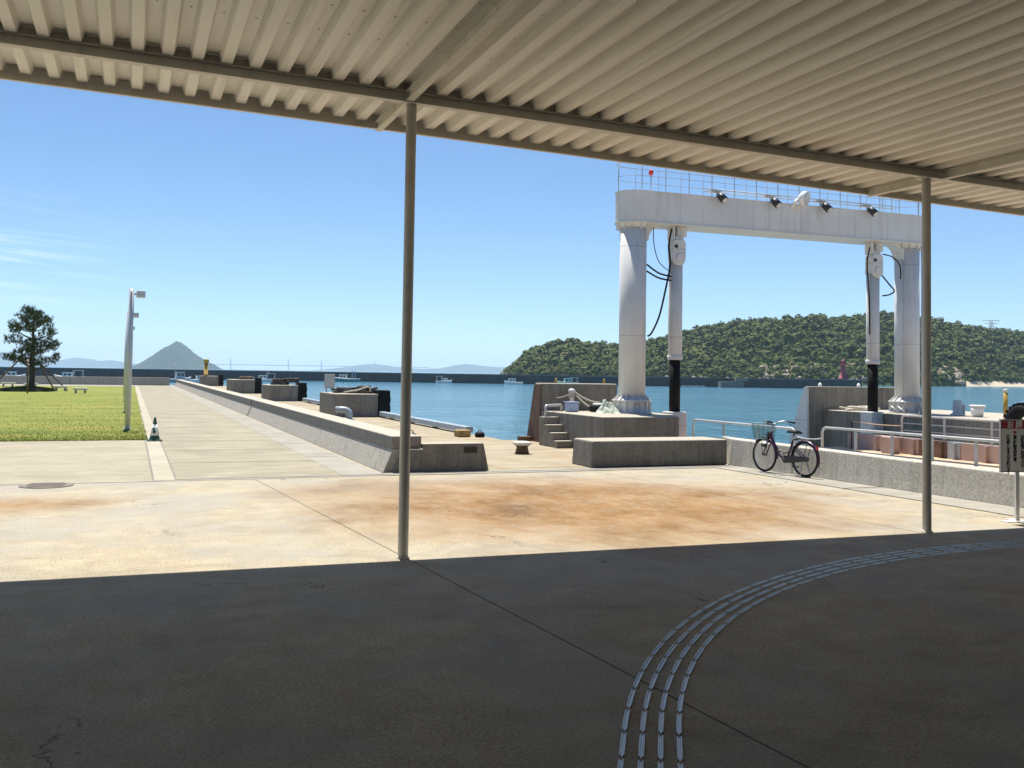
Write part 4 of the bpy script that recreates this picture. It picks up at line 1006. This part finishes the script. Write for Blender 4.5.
def stake(a_, b_, label):
    t = thing('tree_stake', label, 'stake', a_, 'wooden stakes holding the pine')
    MB().tube([a_, b_], .055, 8).build('pole', M['stake'], t); MB().torus((b_[0], b_[1], b_[2] - .1), .07, .025, 'z', 10, 5).build('binding', M['rope'], t)
stake((-10.1, 84.5, .03), (-7.35, 82.7, 3.0), 'long slanting wooden stake on the far side from the lamp posts')
stake((-4.55, 83.5, .03), (-6.65, 82.7, 2.3), 'slanting wooden stake on the side of the lamp posts')
stake((-5.5, 84.2, .03), (-6.45, 82.9, 1.9), 'shorter slanting wooden stake between pine trunk and bench')
stake((-6.55, 74.5, .03), (-6.6, 74.5, 2.4), 'upright wooden stake in front of the pine')
mnd = MB(); mnd.lathe((TX - .2, TY - 1, .028), [(1.9, .0), (1.7, .12), (1.0, .22), (.2, .26)], 24); tag(mnd.build('planting_mound', M['soil']), 'low mound at the pine foot, coloured dark for the tree shadow', 'mound')  # dark tone paints in the shadow under the pine
# low undergrowth on the mound
ug = []
for i in range(2600):
    a_ = rng.random() * 6.283; q_ = 1.9 * math.sqrt(rng.random()); o_ = np.array([TX - .2 + q_ * math.cos(a_), TY - 1 + q_ * math.sin(a_), .05 + .24 * (1 - q_ / 2)])
    d_ = rng.normal(0, .5, 3) + np.array([0, 0, 1]); d_ /= np.linalg.norm(d_); s_ = np.cross(d_, rng.normal(0, 1, 3)); s_ /= np.linalg.norm(s_); ug.append([o_ - s_ * .03, o_ + s_ * .03, o_ + d_ * .22])
tag(mesh_np('undergrowth', np.array(ug), 3, M['pine'], (TX, TY, 0)), 'dark ground cover on the mound below the pine', 'ground cover', kind='stuff')

# ------------------------------------------------------------------ breakwater, lighthouse, floats
def breakwater(p0, p1, top, label):
    p0, p1 = Vector((*p0, 0)), Vector((*p1, 0)); d_ = (p1 - p0).normalized(); n_ = Vector((-d_.y, d_.x, 0)); 
    t = thing('breakwater', label, 'breakwater', (p0 + p1) / 2)
    def strip(sec):
        m_ = MB(); vs = [p + n_ * a_ + Vector((0, 0, z_)) for p in (p0, p1) for a_, z_ in sec]; k_ = len(sec)
        m_.add(vs, [tuple(range(k_)), tuple(range(2 * k_ - 1, k_ - 1, -1))] + [(i, k_ + i, k_ + (i + 1) % k_, (i + 1) % k_) for i in range(k_)]); return m_
    strip([(-3, -6), (-2.6, top - .35), (4, top - .35), (4, -6)]).build('wall', M['bw'], t)
    strip([(-2.75, top - .345), (-2.75, top), (-1.4, top), (-1.4, top - .345)]).build('coping', M['bw_top'], t)
    return t
breakwater((-93, 455), (258, 299.4), 1.45, 'long dark harbour breakwater crossing the bay under the island')
t = thing('lighthouse', 'small red harbour light tower at the end of the breakwater', 'lighthouse', (252, 301.5, 1.1))
MB().lathe((252, 301.5, 1.1), [(1.9, .0), (1.9, .9), (1.1, .95), (.9, 5.6), (1.4, 5.7), (1.4, 6.0)], 18).build('tower', M['lighthouse_red'], t)
MB().lathe((252, 301.5, 1.1), [(.65, 6.01), (.65, 7.3), (.2, 7.9)], 14).build('lantern', M['lighthouse_red'], t)
t = thing('landing_stage', 'pale concrete landing stage jutting from the breakwater', 'landing stage', (209, 312, SEA))
MB().cbox((209, 312, -1.3), (8.5, 7, 2.6), Matrix.Rotation(rad(-24), 3, 'Z')).build('deck', M['bw_top'], t)
MB().cbox((211.5, 309.0, .9), (4.5, 3, 1.2), Matrix.Rotation(rad(-24), 3, 'Z')).build('step_block', M['conc_cap'], t)
t = thing('oyster_raft', 'low dark raft floating left of the pale landing stage', 'raft', (191, 309, SEA))
MB().cbox((191, 309, SEA + .3), (8, 3, .5), Matrix.Rotation(rad(-24), 3, 'Z')).build('deck', M['boat_grey'], t)
for dx_ in (-2.6, 0, 2.4): MB().cbox((191 + dx_ * .9, 309 - dx_ * .4, SEA + .75), (.8, .8, .4)).build('drum', M['black'], t)

# ------------------------------------------------------------------ boats
def boat(label, loc_, heading, L, W, H, hull, cab, cabx=(-.05, .25), cabh=1.6, mast=2.5, arch=False, group='fishing boats moored inside the breakwater', awning=False):
    t = thing('fishing_boat', label, 'boat', (0, 0, 0), group)
    st = [(-.5, .80, .75), (-.3, .95, .72), (0, 1, .75), (.25, .85, .88), (.42, .45, 1.08), (.5, .04, 1.22)]
    m_ = MB(); vs = []
    for s_, b_, z_ in st:
        w_ = W / 2 * b_; zt_ = H * z_
        vs += [(s_ * L, -w_, zt_), (s_ * L * .97, -w_ * .75, -.3), (s_ * L * .97, w_ * .75, -.3), (s_ * L, w_, zt_)]
    fs = [(i * 4 + k, i * 4 + k + 1, i * 4 + k + 5, i * 4 + k + 4) for i in range(5) for k in range(3)] + [(3, 2, 1, 0), (20, 21, 22, 23)]
    m_.add(vs, fs); m_.build('hull', hull, t, local=True)
    dk = MB(); vs = [(s_ * L * .985, sg_ * W / 2 * b_ * .97, H * z_ - .12) for s_, b_, z_ in st for sg_ in (-1, 1)]
    dk.add(vs, [(2 * i, 2 * i + 2, 2 * i + 3, 2 * i + 1) for i in range(5)]); dk.build('deck', M['boat_white'], t, local=True)
    gl = MB()
    for sg_ in (-1, 1): gl.tube([(s_ * L, sg_ * W / 2 * b_, H * z_ + .02) for s_, b_, z_ in st], .07, 6)
    gl.build('gunwale', M['boat_white'], t, local=True)
    x0, x1 = cabx[0] * L, cabx[1] * L; z0 = H * .6
    c_ = MB().prism([(x0, z0), (x1 + .35, z0), (x1, z0 + cabh), (x0, z0 + cabh)], 'y', -W * .28, W * .28).build('cabin', cab, t, .05, True)
    MB().box(x0 - .25, x1 + .25, -W * .31, W * .31, z0 + cabh + .003, z0 + cabh + .10).build('cabin_roof', cab, c_, local=True)
    for sg_ in (-1, 1):
        for k in range(2):
            xa_ = x0 + .2 + k * (x1 - x0 - .1) / 2; MB().box(xa_, xa_ + (x1 - x0) / 2 - .35, sg_ * W * .28 - .012, sg_ * W * .28 + .012, z0 + cabh * .5, z0 + cabh * .85).build('window', M['glass'], c_, local=True)
    if mast: MB().tube([(x0 - .3, 0, H * .6), (x0 - .3, 0, H * .6 + cabh + mast)], .06, 6).tube([(x0 - .3, -.5, z0 + cabh + mast * .6), (x0 - .3, .5, z0 + cabh + mast * .6)], .04, 6).build('mast', M['galv'], t, local=True)
    if arch:
        a_ = MB()
        for xx in (-.32 * L, -.22 * L): a_.tube([(xx, -W * .36, H * .6), (xx, -W * .36, H + 2.6), (xx, W * .36, H + 2.6), (xx, W * .36, H * .6)], .09, 6)
        a_.build('net_arch', M['boat_blue'], t, local=True)
    if awning:
        a_ = MB().box(-.46 * L, -.12 * L, -W * .36, W * .36, H + 1.5, H + 1.6)
        for xx in (-.44 * L, -.14 * L):
            for yy in (-W * .33, W * .33): a_.tube([(xx, yy, H * .6), (xx, yy, H + 1.5)], .04, 5)
        a_.build('awning', M['boat_white'], t, local=True)
    t.location = loc_; t.rotation_euler = (0, 0, rad(heading)); return t
Z = SEA
boat('teal hulled fishing boat with white cabin and blue net arch', (74.5, 362, Z), 162, 10.5, 3.2, 1.5, M['boat_teal'], M['boat_white'], (-.02, .22), 1.7, 2.0, True)
boat('small white boat with open awning moored by the breakwater beyond the canopy post', (111, 357, Z), -10, 6.2, 2.2, 1.0, M['boat_white'], M['boat_white'], (-.05, .2), 1.2, 0, awning=True)
boat('white cabin boat close to the wooded headland', (132, 338, Z), 165, 7, 2.3, 1.1, M['boat_white'], M['boat_white'], (-.1, .25), 1.4, 0)
boat('pale green topped boat showing above the tall dark block', (149, 327, Z), 170, 8.2, 2.4, 1.25, M['boat_green'], M['boat_green'], (-.2, .15), 1.7, 0, awning=True)
boat('grey workboat with mast moored beside the parapet end', (13, 300, Z), 20, 7.2, 2.6, 1.3, M['boat_grey'], M['boat_grey'], (-.12, .2), 2.2, 2.6)
boat('small white boat moored beside the grey workboat', (18.2, 298, Z), 15, 4.8, 1.9, 1.2, M['boat_white'], M['boat_white'], (-.1, .2), 1.2, 0)
boat('white open boats tied beyond the rust topped mooring block', (40.5, 330, Z), 170, 8.5, 2.5, 1.3, M['boat_white'], M['boat_white'], (-.15, .15), 1.3, 1.4, awning=True)
boat('white boat behind the sea wall at the left of the pine', (-31, 300, Z), 12, 8.0, 2.4, 1.5, M['boat_white'], M['boat_white'], (-.1, .2), 1.5, 0)
boat('white boat behind the sea wall right of the pine', (-16, 300, Z), 170, 8.0, 2.4, 1.5, M['boat_white'], M['boat_white'], (-.1, .2), 1.5, 0, awning=True)
for o in scn.objects:
    if o.get('label') == 'white open boats tied beyond the rust topped mooring block': o['label'] = 'white awning boat beyond the rust topped mooring block'

# ------------------------------------------------------------------ wooded headland
RID = [(246, 656, 2.6, 242, 647), (252, 659, 5.6, 245, 640), (262, 666, 13, 248, 631), (277, 676, 20.9, 253, 617), (297, 689, 26.2, 259, 599), (326, 709, 29, 265, 576), (352, 721, 26.8, 271, 554), (385, 740, 28, 283, 543), (419, 749, 33.4, 299, 534), (449, 758, 39.7, 312, 526), (485, 765, 47.4, 327, 517), (520, 762, 53, 345, 506), (556, 759, 56.8, 363, 495), (597, 754, 58.9, 382, 482), (628, 742, 58.5, 398, 470), (666, 737, 65.3, 419, 464), (688, 729, 61.8, 435, 461), (715, 729, 59.9, 449, 458), (748, 727, 55.1, 492, 478), (783, 725, 52.2, 550, 509), (814, 713, 49.8, 600, 525), (884, 707, 48.6, 670, 537), (978, 692, 40.6, 773, 548), (1064, 660, 26.7, 915, 568)]
RID = np.array(RID, float); s_in = np.linspace(0, 1, len(RID)); NS, NT = 140, 26
s_out = np.linspace(0, 1, NS); RR = np.stack([np.interp(s_out, s_in, RID[:, i]) for i in range(5)], 1)
def vnoise(x_, y_, seed):
    return (np.sin(x_ * .031 + seed) * np.cos(y_ * .027 - seed * 1.7) + .5 * np.sin(x_ * .083 + y_ * .061 + seed * 2.1) + .3 * np.sin(x_ * .19 - y_ * .17 + seed))
def hill_pt(s_, t_):
    """s along the shore, t 0 at the shore, 1 at the ridge, up to 1.6 on the far side"""
    k = np.clip(s_, 0, 1) * (NS - 1); i = np.minimum(k.astype(int), NS - 2); f = (k - i)[:, None]
    q = RR[i] * (1 - f) + RR[i + 1] * f
    x_ = q[:, 3] + (q[:, 0] - q[:, 3]) * t_; y_ = q[:, 4] + (q[:, 1] - q[:, 4]) * t_
    top = np.maximum(q[:, 2] - 9.5, .5)
    pr = np.where(t_ < 1, np.sin(np.clip(t_, 0, 1) * np.pi / 2) ** .95, 1 - ((t_ - 1) / .6) ** 2)
    z_ = SEA + .4 + (top - SEA - .4) * pr + vnoise(x_, y_, 1.3) * 1.3 * np.sin(np.clip(t_, 0, 1) * np.pi)
    z_ = z_ + 2.2 * np.clip(t_ / .04, 0, 1) * np.clip(1 - (t_ - 1) / .5, 0, 1) - 1.2 * (t_ <= 0)
    return np.stack([x_, y_, z_], 1)
tt = np.concatenate([[0, .012, .03], np.linspace(.06, 1, 16), [1.1, 1.2, 1.35, 1.5, 1.62]])
P = []
for t_ in tt: P.append(hill_pt(s_out, np.full(NS, t_)))
P = np.array(P); nt2 = len(tt); P[-1, :, 2] = SEA - 2; P[0, :, 2] = SEA - 1.5
hb_ = MB(); hb_.add(P.reshape(-1, 3), [(j * NS + i, j * NS + i + 1, (j + 1) * NS + i + 1, (j + 1) * NS + i) for j in range(nt2 - 1) for i in range(NS - 1)], True)
ho = structure(hb_.build('hill', M['hill']), 'wooded headland across the harbour', 'hill')
# the wood: one mass of crowns built of leaf clumps
nT = 10500
s_t = rng.random(nT) * .95 + .03; t_t = .012 + 1.05 * rng.random(nT) ** 1.2
base = hill_pt(s_t, t_t); D = np.linalg.norm(base[:, :2], axis=1)
r_t = (1.1 + 2.6 * rng.random(nT) ** 2.4); r_t *= np.where(t_t < .15, .7, 1) * np.clip(.25 + s_t * 5, 0, 1)
K = 64; cr_ = np.repeat(base, K, 0); rr_ = np.repeat(r_t, K); hh_ = np.repeat(r_t * (.65 + .75 * rng.random(nT)), K)
dirs = rng.normal(0, 1, (nT * K, 3)); dirs /= np.linalg.norm(dirs, axis=1)[:, None]; dirs[:, 2] = np.where(dirs[:, 2] < -.35, -dirs[:, 2], dirs[:, 2])
rad_ = .38 + .78 * rng.random(nT * K) ** .7
cen = cr_ + np.c_[dirs[:, 0] * rr_ * rad_, dirs[:, 1] * rr_ * rad_, dirs[:, 2] * hh_ * rad_ + hh_ * .85]
nrm = dirs + np.array([0, 0, .25]) + rng.normal(0, .28, dirs.shape); nrm /= np.linalg.norm(nrm, axis=1)[:, None]
ta = np.cross(nrm, rng.normal(0, 1, nrm.shape)); ta /= np.linalg.norm(ta, axis=1)[:, None]; tb = np.cross(nrm, ta)
sz = (.42 + .5 * rng.random(nT * K))[:, None] * (rr_ / 3)[:, None] * 1.15
Q = np.stack([cen - ta * sz - tb * sz * .8, cen + ta * sz * .8 - tb * sz, cen + ta * sz + tb * sz * .9, cen - ta * sz * .9 + tb * sz], 1)
tag(mesh_np('forest', Q, 4, M['wood'], tuple(base.mean(0))), 'dense green woodland covering the headland', 'woodland', kind='stuff')
# rocky outcrops and beach along the shore
rk_ = MB(); RQ = random.Random(3)
def rock(mb_, c, r):
    k = len(mb_.v); mb_.sphere(c, r, 10, (1.2, 1, .9))
    for i in range(k, len(mb_.v)):
        q = Vector(mb_.v[i]) - Vector(c); mb_.v[i] = tuple(Vector(c) + q * RQ.uniform(.65, 1.25))
outc = [(.50, .64, 75, .0, .10, 1.7), (.745, .785, 30, 0, .12, 2.2), (.10, .2, 34, .0, .30, 1.3), (.02, .09, 20, .0, .4, 1.3), (.2, .5, 40, 0, .02, 1.2)]
for i, (s0, s1, n_, t0, t1, r_) in enumerate(outc):
    mb = MB()
    for k in range(n_):
        p = hill_pt(np.array([RQ.uniform(s0, s1)]), np.array([RQ.uniform(t0, t1)]))[0]; rock(mb, (p[0], p[1], p[2] + .5), RQ.uniform(.6, 1.5) * r_)
    mb.sm = [False] * len(mb.sm)
    o = structure(mb.build('rocks', M['rock']), ['tan bare rocks on the shore beyond the lighthouse', 'pale rock stack on the shore beyond the second canopy post', 'tan rock patches on the near end of the headland', 'rock face at the tip of the headland', 'rocks along the waterline of the headland'][i], 'rocks')
bm_ = MB(); sb_ = np.linspace(.79, 1, 30); A_ = hill_pt(sb_, np.full(30, .02)); B_ = hill_pt(sb_, np.full(30, -.0)); out_ = (B_ - A_); out_[:, 2] = 0; out_ /= np.linalg.norm(out_, axis=1)[:, None]
C_ = B_ + out_ * 14; C_[:, 2] = SEA - .3; A_[:, 2] = 1.3
B2 = B_ + out_ * 2; B2[:, 2] = SEA + 1.6
bm_.add(np.concatenate([A_, B2, C_]), [(j * 30 + i, j * 30 + i + 1, (j + 1) * 30 + i + 1, (j + 1) * 30 + i) for j in range(2) for i in range(29)], True)
structure(bm_.build('beach', M['sand']), 'pale sand beach below the headland', 'beach')
# pylon on the ridge
def pylon(x_, y_, z_, h_, label):
    t = thing('power_pylon', label, 'pylon', (x_, y_, z_)); b_ = 2.2
    lg = MB()
    for sx in (-1, 1):
        for sy in (-1, 1): lg.tube([(x_ + sx * b_, y_ + sy * b_, z_), (x_ + sx * .7, y_ + sy * .7, z_ + h_)], .28, 4)
    for k in range(6):
        f0, f1 = k / 6, (k + 1) / 6; w0, w1 = b_ + (.7 - b_) * f0, b_ + (.7 - b_) * f1
        for sy in (-1, 1): lg.tube([(x_ - w0, y_ + sy * w0, z_ + h_ * f0), (x_ + w1, y_ + sy * w1, z_ + h_ * f1)], .16, 4); lg.tube([(x_ + w0, y_ + sy * w0, z_ + h_ * f0), (x_ - w1, y_ + sy * w1, z_ + h_ * f1)], .16, 4)
    lg.build('tower', M['pylonsteel'], t)
    for zz, l_ in ((h_ * .98, 8.5), (h_ * .78, 6)):
        d_ = Vector((.93, -.36, 0)); c_ = Vector((x_, y_, z_ + zz))
        MB().tube([c_ - d_ * l_, c_ + Vector((0, 0, .3)), c_ + d_ * l_], .28, 4).build('cross_arm', M['pylonsteel'], t)
pylon(782, 722, 47, 13.5, 'steel power pylon rising from the wooded ridge')

# ------------------------------------------------------------------ far islands and bridge
def island(name, spine, depth, mat, label, rough=.12, seed=1, k_far=2.0, k_h=1.0):
    """spine: (x, y, height) along the island; a ridge with slopes on both sides"""
    sp = np.array(spine, float) * k_far; sp[:, 2] = np.where(sp[:, 2] > 0, sp[:, 2] * k_h, sp[:, 2]) - 1.9 * (k_far - 1); depth = depth * k_far; k = np.linspace(0, 1, 70); q = np.stack([np.interp(k, np.linspace(0, 1, len(sp)), sp[:, i]) for i in range(3)], 1)
    d_ = q[-1, :2] - q[0, :2]; d_ /= np.linalg.norm(d_); n_ = np.array([-d_[1], d_[0]]); rows_ = np.linspace(-1, 1, 25); vs = []
    for r_ in rows_:
        prof_ = (np.cos(r_ * np.pi / 2)) ** 1.15
        zz = SEA - 1 + (q[:, 2] - SEA + 1) * prof_ * (1 + rough * vnoise(q[:, 0] + r_ * depth, q[:, 1] * 1.3 + r_ * 170, seed) * .5 * (abs(r_) > .02)) 
        vs.append(np.c_[q[:, :2] + n_ * r_ * depth, zz])
    m_ = MB(); m_.add(np.concatenate(vs), [(j * 70 + i, j * 70 + i + 1, (j + 1) * 70 + i + 1, (j + 1) * 70 + i) for j in range(24) for i in range(69)], True)
    return structure(m_.build(name, mat), label, 'island')
iv0, iv1 = np.array([10, 3216]), np.array([246, 3125])
hs_ = [(0, -2.5), (.05, 8), (.12, 20), (.22, 37), (.32, 54), (.40, 69), (.46, 79), (.49, 85), (.51, 85), (.54, 80), (.60, 67), (.68, 53), (.76, 40), (.83, 30), (.88, 22), (.92, 18), (.96, 8), (1, -2.5)]
fine = np.linspace(0, 1, 69); hz_ = np.interp(fine, [a for a, _ in hs_], [b for _, b in hs_])
island('island', [(*(iv0 + (iv1 - iv0) * f_), h_) for f_, h_ in zip(fine, hz_)], 110, M['island'], 'steep cone shaped wooded island beyond the breakwater', .10, 2, 1.7)
def far(pts, depth, label, seed): return island('hills', pts, depth, M['island'], label, .1, seed, 2.0, .82)
far([(-1300, 7450, 122), (-1000, 7350, 126), (-813, 7288, 112), (-740, 7260, 80), (-640, 7220, 20), (-560, 7190, -3)], 400, 'hazy headland at the left edge of the sea', 3)
far([(-640, 7700, 10), (-520, 7650, 45), (-350, 7580, 80), (-200, 7500, 55), (-60, 7450, 20), (30, 7400, -3)], 300, 'pale hazy hills behind the pine', 4)
far([(-330, 7000, -3), (-200, 6960, 48), (-120, 6930, 58), (-40, 6900, 40), (30, 6880, 30), (80, 6860, -3)], 200, 'low blue island left of the cone shaped island', 5)
far([(1100, 6600, -3), (1300, 6520, 25), (1420, 6480, 50), (1513, 6440, 62), (1650, 6390, 40), (1800, 6330, 25), (1920, 6290, 32), (2030, 6240, 62), (2094, 6220, 72), (2180, 6190, 60), (2300, 6150, 48), (2380, 6120, 55), (2480, 6080, 30), (2600, 6040, -3)], 300, 'faint blue hills along the horizon left of the headland', 6)
br = thing('suspension_bridge', 'faint long suspension bridge on the horizon right of the island', 'bridge', (1980, 12100, SEA))
b0, b1 = Vector((400, 12720, 0)), Vector((3400, 11560, 0)); bd = (b1 - b0).normalized()
def bpt(f_, z_): p = b0.lerp(b1, f_); return Vector((p.x, p.y, z_ * 2 - 1.9))
vs = [bpt(f_, z_) + Vector((bd.y, -bd.x, 0)) * s_ for f_ in (0, 1) for z_ in (26, 31) for s_ in (-9, 9)]
MB().add(vs, [(0, 1, 3, 2), (4, 6, 7, 5), (0, 4, 5, 1), (2, 3, 7, 6), (0, 2, 6, 4), (1, 5, 7, 3)]).build('deck', M['grey_box'], br)
tws = [.245, .465, .59, .797]
for f_ in tws:
    m_ = MB()
    for s_ in (-8, 8):
        q = bpt(f_, 0) + Vector((bd.y, -bd.x, 0)) * s_; m_.tube([(q.x, q.y, SEA), (q.x, q.y, 138)], 6.2, 6)
    q0, q1 = bpt(f_, 66) + Vector((bd.y, -bd.x, 0)) * -8, bpt(f_, 66) + Vector((bd.y, -bd.x, 0)) * 8; m_.tube([q0, q1], 4, 6)
    m_.build('tower', M['grey_box'], br)
m_ = MB(); ks_ = [(0.05, 32), (.245, 69), (.355, 34), (.465, 69), (.527, 45), (.59, 69), (.69, 34), (.797, 69), (.95, 32)]
for (fa, za), (fb, zb_) in zip(ks_[:-1], ks_[1:]): m_.tube(sag(bpt(fa, za), bpt(fb, zb_), 8, 6), 1.6, 4)
m_.build('cable', M['grey_box'], br)

# ------------------------------------------------------------------ air
hz = MB().box(-4200, 8200, -120, 17500, SEA - 4, 270).build('haze', bpy.data.materials.new('haze_air'))
hm = hz.data.materials[0]; hm.use_nodes = True; nt = hm.node_tree; nt.nodes.clear()
ou = nt.nodes.new('ShaderNodeOutputMaterial'); pv = nt.nodes.new('ShaderNodeVolumePrincipled')
pv.inputs['Color'].default_value = (.66, .82, 1.0, 1); pv.inputs['Density'].default_value = .00008; pv.inputs['Anisotropy'].default_value = .2
nt.links.new(pv.outputs[0], ou.inputs['Volume'])
tag(hz, 'pale blue sea haze filling the air to the horizon', 'haze', kind='stuff')

# ------------------------------------------------------------------ sky, sun, camera
EL, AZ = 72.3, 3
wd = bpy.data.worlds.new('World'); scn.world = wd; wd.use_nodes = True; nt = wd.node_tree
bg = nt.nodes['Background']; sky = nt.nodes.new('ShaderNodeTexSky'); sky.sky_type = 'NISHITA'; sky.sun_disc = False
sky.sun_elevation = rad(EL); sky.sun_rotation = rad(AZ); sky.air_density = .78; sky.dust_density = .1; sky.ozone_density = 1.0
bg.inputs['Strength'].default_value = .08
# thin cirrus low over the lawn
tc = nt.nodes.new('ShaderNodeTexCoord'); sp = nt.nodes.new('ShaderNodeSeparateXYZ'); nt.links.new(tc.outputs['Generated'], sp.inputs[0])
az_ = math_n(nt, 'ARCTAN2', sp.outputs[0], sp.outputs[1]); el_ = sp.outputs[2]
cmb = nt.nodes.new('ShaderNodeCombineXYZ'); nt.links.new(math_n(nt, 'ADD', math_n(nt, 'MULTIPLY', az_, 5.0), math_n(nt, 'MULTIPLY', el_, 9.0)), cmb.inputs[0]); nt.links.new(math_n(nt, 'ADD', math_n(nt, 'MULTIPLY', el_, 130.0), math_n(nt, 'MULTIPLY', az_, 9.0)), cmb.inputs[1])
nz = nt.nodes.new('ShaderNodeTexNoise'); nz.inputs['Scale'].default_value = 1.1; nz.inputs['Detail'].default_value = 7; nz.inputs['Roughness'].default_value = .6; nz.inputs['Distortion'].default_value = .4
nt.links.new(cmb.outputs[0], nz.inputs['Vector'])
cl = ramp(nt, nz.outputs['Fac'], [(.50, g3(0)), (.68, g3(.5))])
reg = math_n(nt, 'MULTIPLY', smooth_band(nt, az_, .05, -.22), math_n(nt, 'MULTIPLY', smooth_band(nt, el_, .03, .09), smooth_band(nt, el_, .17, .11)))
fac = math_n(nt, 'MULTIPLY', cl, reg)
skt = mixc(nt, 1.0, sky.outputs['Color'], (.78, .96, 1.10), 'MULTIPLY')
skc = mixc(nt, fac, skt, (10.5, 11.2, 12))
nt.links.new(skc, bg.inputs['Color'])
sl = bpy.data.lights.new('sun', 'SUN'); sl.energy = 5.0; sl.angle = rad(.53); sl.color = (1, .94, .84)
so = bpy.data.objects.new('sun', sl); COL.objects.link(so)
sdir = Vector((math.sin(rad(AZ)) * math.cos(rad(EL)), math.cos(rad(AZ)) * math.cos(rad(EL)), math.sin(rad(EL))))
so.rotation_euler = (-sdir).to_track_quat('-Z', 'Y').to_euler(); so.location = (0, 0, 40)

p_, r_, yaw = .04, .015, rad(21.2)
def yr(v): c_, s_ = math.cos(yaw), math.sin(yaw); return Vector((v[0] * c_ + v[1] * s_, -v[0] * s_ + v[1] * c_, v[2]))
fw = yr((0, math.cos(p_), math.sin(p_))); R00 = yr((1, 0, 0)); U00 = yr((0, -math.sin(p_), math.cos(p_)))
Rv = R00 * math.cos(r_) + U00 * math.sin(r_); Uv = U00 * math.cos(r_) - R00 * math.sin(r_)
cam = bpy.data.cameras.new('camera'); co = bpy.data.objects.new('camera', cam); COL.objects.link(co)
co.matrix_world = Matrix(((Rv.x, Uv.x, -fw.x, 0), (Rv.y, Uv.y, -fw.y, 0), (Rv.z, Uv.z, -fw.z, 1.9), (0, 0, 0, 1)))
cam.sensor_fit = 'HORIZONTAL'; cam.sensor_width = 36; cam.lens = 36 * 980 / 1024; cam.shift_y = -50 / 1024
cam.clip_start = .05; cam.clip_end = 20000
scn.camera = co
vs_ = scn.view_settings; vs_.view_transform = 'Standard'; vs_.look = 'None'; vs_.gamma = 1; vs_.exposure = .72
cy = scn.cycles; cy.use_denoising = True; cy.max_bounces = 8; cy.diffuse_bounces = 4; cy.volume_bounces = 1
